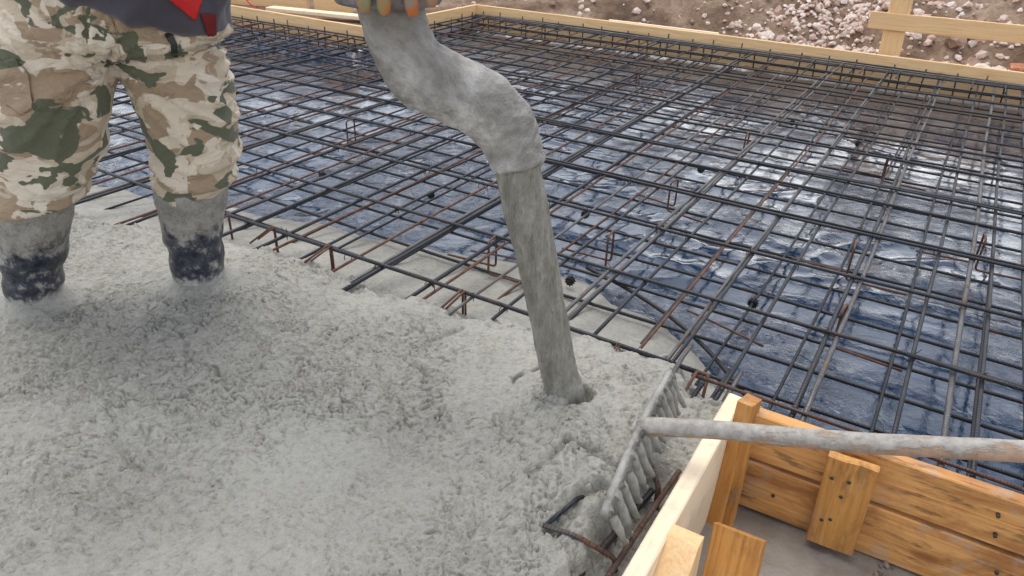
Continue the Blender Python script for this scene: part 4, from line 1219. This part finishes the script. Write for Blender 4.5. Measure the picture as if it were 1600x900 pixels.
def ru(x, y, z):      # metres (right, up) from the worker's base for a point in the world
    d = V((x, y, z)) - P0
    return (d.dot(RIGHT), z)
k = NT("red_cloth"); n = k.noise(k.obj(), 20, 3); k.p(Base_Color=k.ramp(n, [(.3, (.50, .010, .012)), (.7, (.62, .02, .02))]), Roughness=.8, Normal=k.bump(n, .006, .4)); M_RED = k.m

# gloves: a hand closed over the coupling rim
k = NT("orange_glove"); n = k.noise(k.obj(), 55, 4, .65); n2 = k.noise(k.obj(), 16, 3, .6)
c = k.mix(k.ramp(n2, [(.46, 0.0), (.56, 1.0)]), (.48, .15, .04), (.26, .25, .11))
c = k.mix(k.ramp(n, [(.50, 0.0), (.62, 1.0)]), c, (.24, .21, .17))
k.p(Base_Color=c, Roughness=.75, Normal=k.bump(n, .004, .6)); M_GLOVE = k.m
def glove(palm, fdir, across, down, wrist, lens, spread, thumb_dir):
    """palm centre; fingers leave along fdir and close along down."""
    def bld(bm):
        add_tube(bm, [wrist, wrist.lerp(palm, .5)], [.036, .038], 14)
        add_loft(bm, [(palm - fdir * .05, across, down, .034, .020), (palm - fdir * .015, across, down, .043, .021), (palm + fdir * .025, across, down, .046, .019), (palm + fdir * .045, across, down, .043, .015)], 16)
        add_tube(bm, [wrist.lerp(palm, .4), palm - fdir * .03], [.036, .030], 12)
        for i, (ln, off) in enumerate(zip(lens, spread)):
            b0 = palm + fdir * .030 + across * off
            k1 = palm + fdir * .068 + across * (off * 1.04) + down * .006
            k2 = k1 + (fdir * .25 + down * .97).normalized() * (ln * .42)
            k3 = k2 + (down * .98 - fdir * .16).normalized() * (ln * .36)
            rr_ = .0136 if i < 3 else .0122
            add_tube(bm, smooth_path([b0, k1, k2, k3], 4), [rr_ * 1.05] * 5 + [rr_] * 4 + [rr_ * .95] * 2 + [rr_ * .85, rr_ * .6], 10)
        t0 = palm - fdir * .02 + across * (-.035 if thumb_dir < 0 else .035)
        t1 = t0 + across * thumb_dir * .035 + fdir * .015 + down * .008
        t2 = t1 + across * thumb_dir * .012 + fdir * .018 + down * .026
        add_tube(bm, smooth_path([t0, t1, t2], 4), [.016] * 4 + [.0145] * 3 + [.012, .009], 10)
    return solid("glove", bld, .0034, 2, lambda p, n: .0012 * mnoise.noise(p * 90))
g1 = glove(HAND + V((0, 0, -.015)), TOCAM, RIGHT, V((0, 0, -1)), wr_l, (.094, .097, .097, .078), (-.030, .0015, .047, .078), -1)
cloth("glove", g1, M_GLOVE)
g2 = glove(V((-.965, 1.04, 1.185)), RIGHT, V((0, 0, 1)), TOCAM, wr_r, (.06, .064, .06, .05), (-.033, -.011, .011, .032), 1)
cloth("glove", g2, M_GLOVE)

PATCH_SPECS = True
# red lining corner and shirt tail at the jacket front
patch("red_flap", J_BVH, [ru(-1.69, 1.145, .905), ru(-1.668, 1.157, .838), ru(-1.617, 1.187, .785), ru(-1.590, 1.20, .845), ru(-1.58, 1.21, .905)], .004, .003, M_RED, jacket)
k = NT("dark_red_cloth"); k.p(Base_Color=(.16, .008, .010), Roughness=.85)
patch("shirt_tail", J_BVH, [ru(-1.606, 1.196, .800), ru(-1.597, 1.200, .752), ru(-1.578, 1.210, .752), ru(-1.572, 1.213, .80)], .003, .003, k.m, jacket)
# belt strap end, belt loop, cargo pocket flap
patch("belt_strap", TRO_BVH, [ru(-1.688, 1.146, .748), ru(-1.671, 1.156, .752), ru(-1.663, 1.160, .722), ru(-1.668, 1.156, .696), ru(-1.680, 1.150, .700), ru(-1.678, 1.152, .722)], .005, .004, M_BLACK, person)
patch("fly_seam", TRO_BVH, [ru(-1.806, 1.076, .79), ru(-1.788, 1.086, .79), ru(-1.790, 1.085, .672), ru(-1.808, 1.075, .672)], .002, .004, M_CAMO, person)
patch("pocket_flap", TRO_BVH, [ru(-2.03, .870, .668), ru(-1.985, .895, .672), ru(-1.965, .905, .640), ru(-1.975, .90, .555), ru(-2.01, .882, .535), ru(-2.035, .868, .56)], .004, .005, M_CAMO, person)
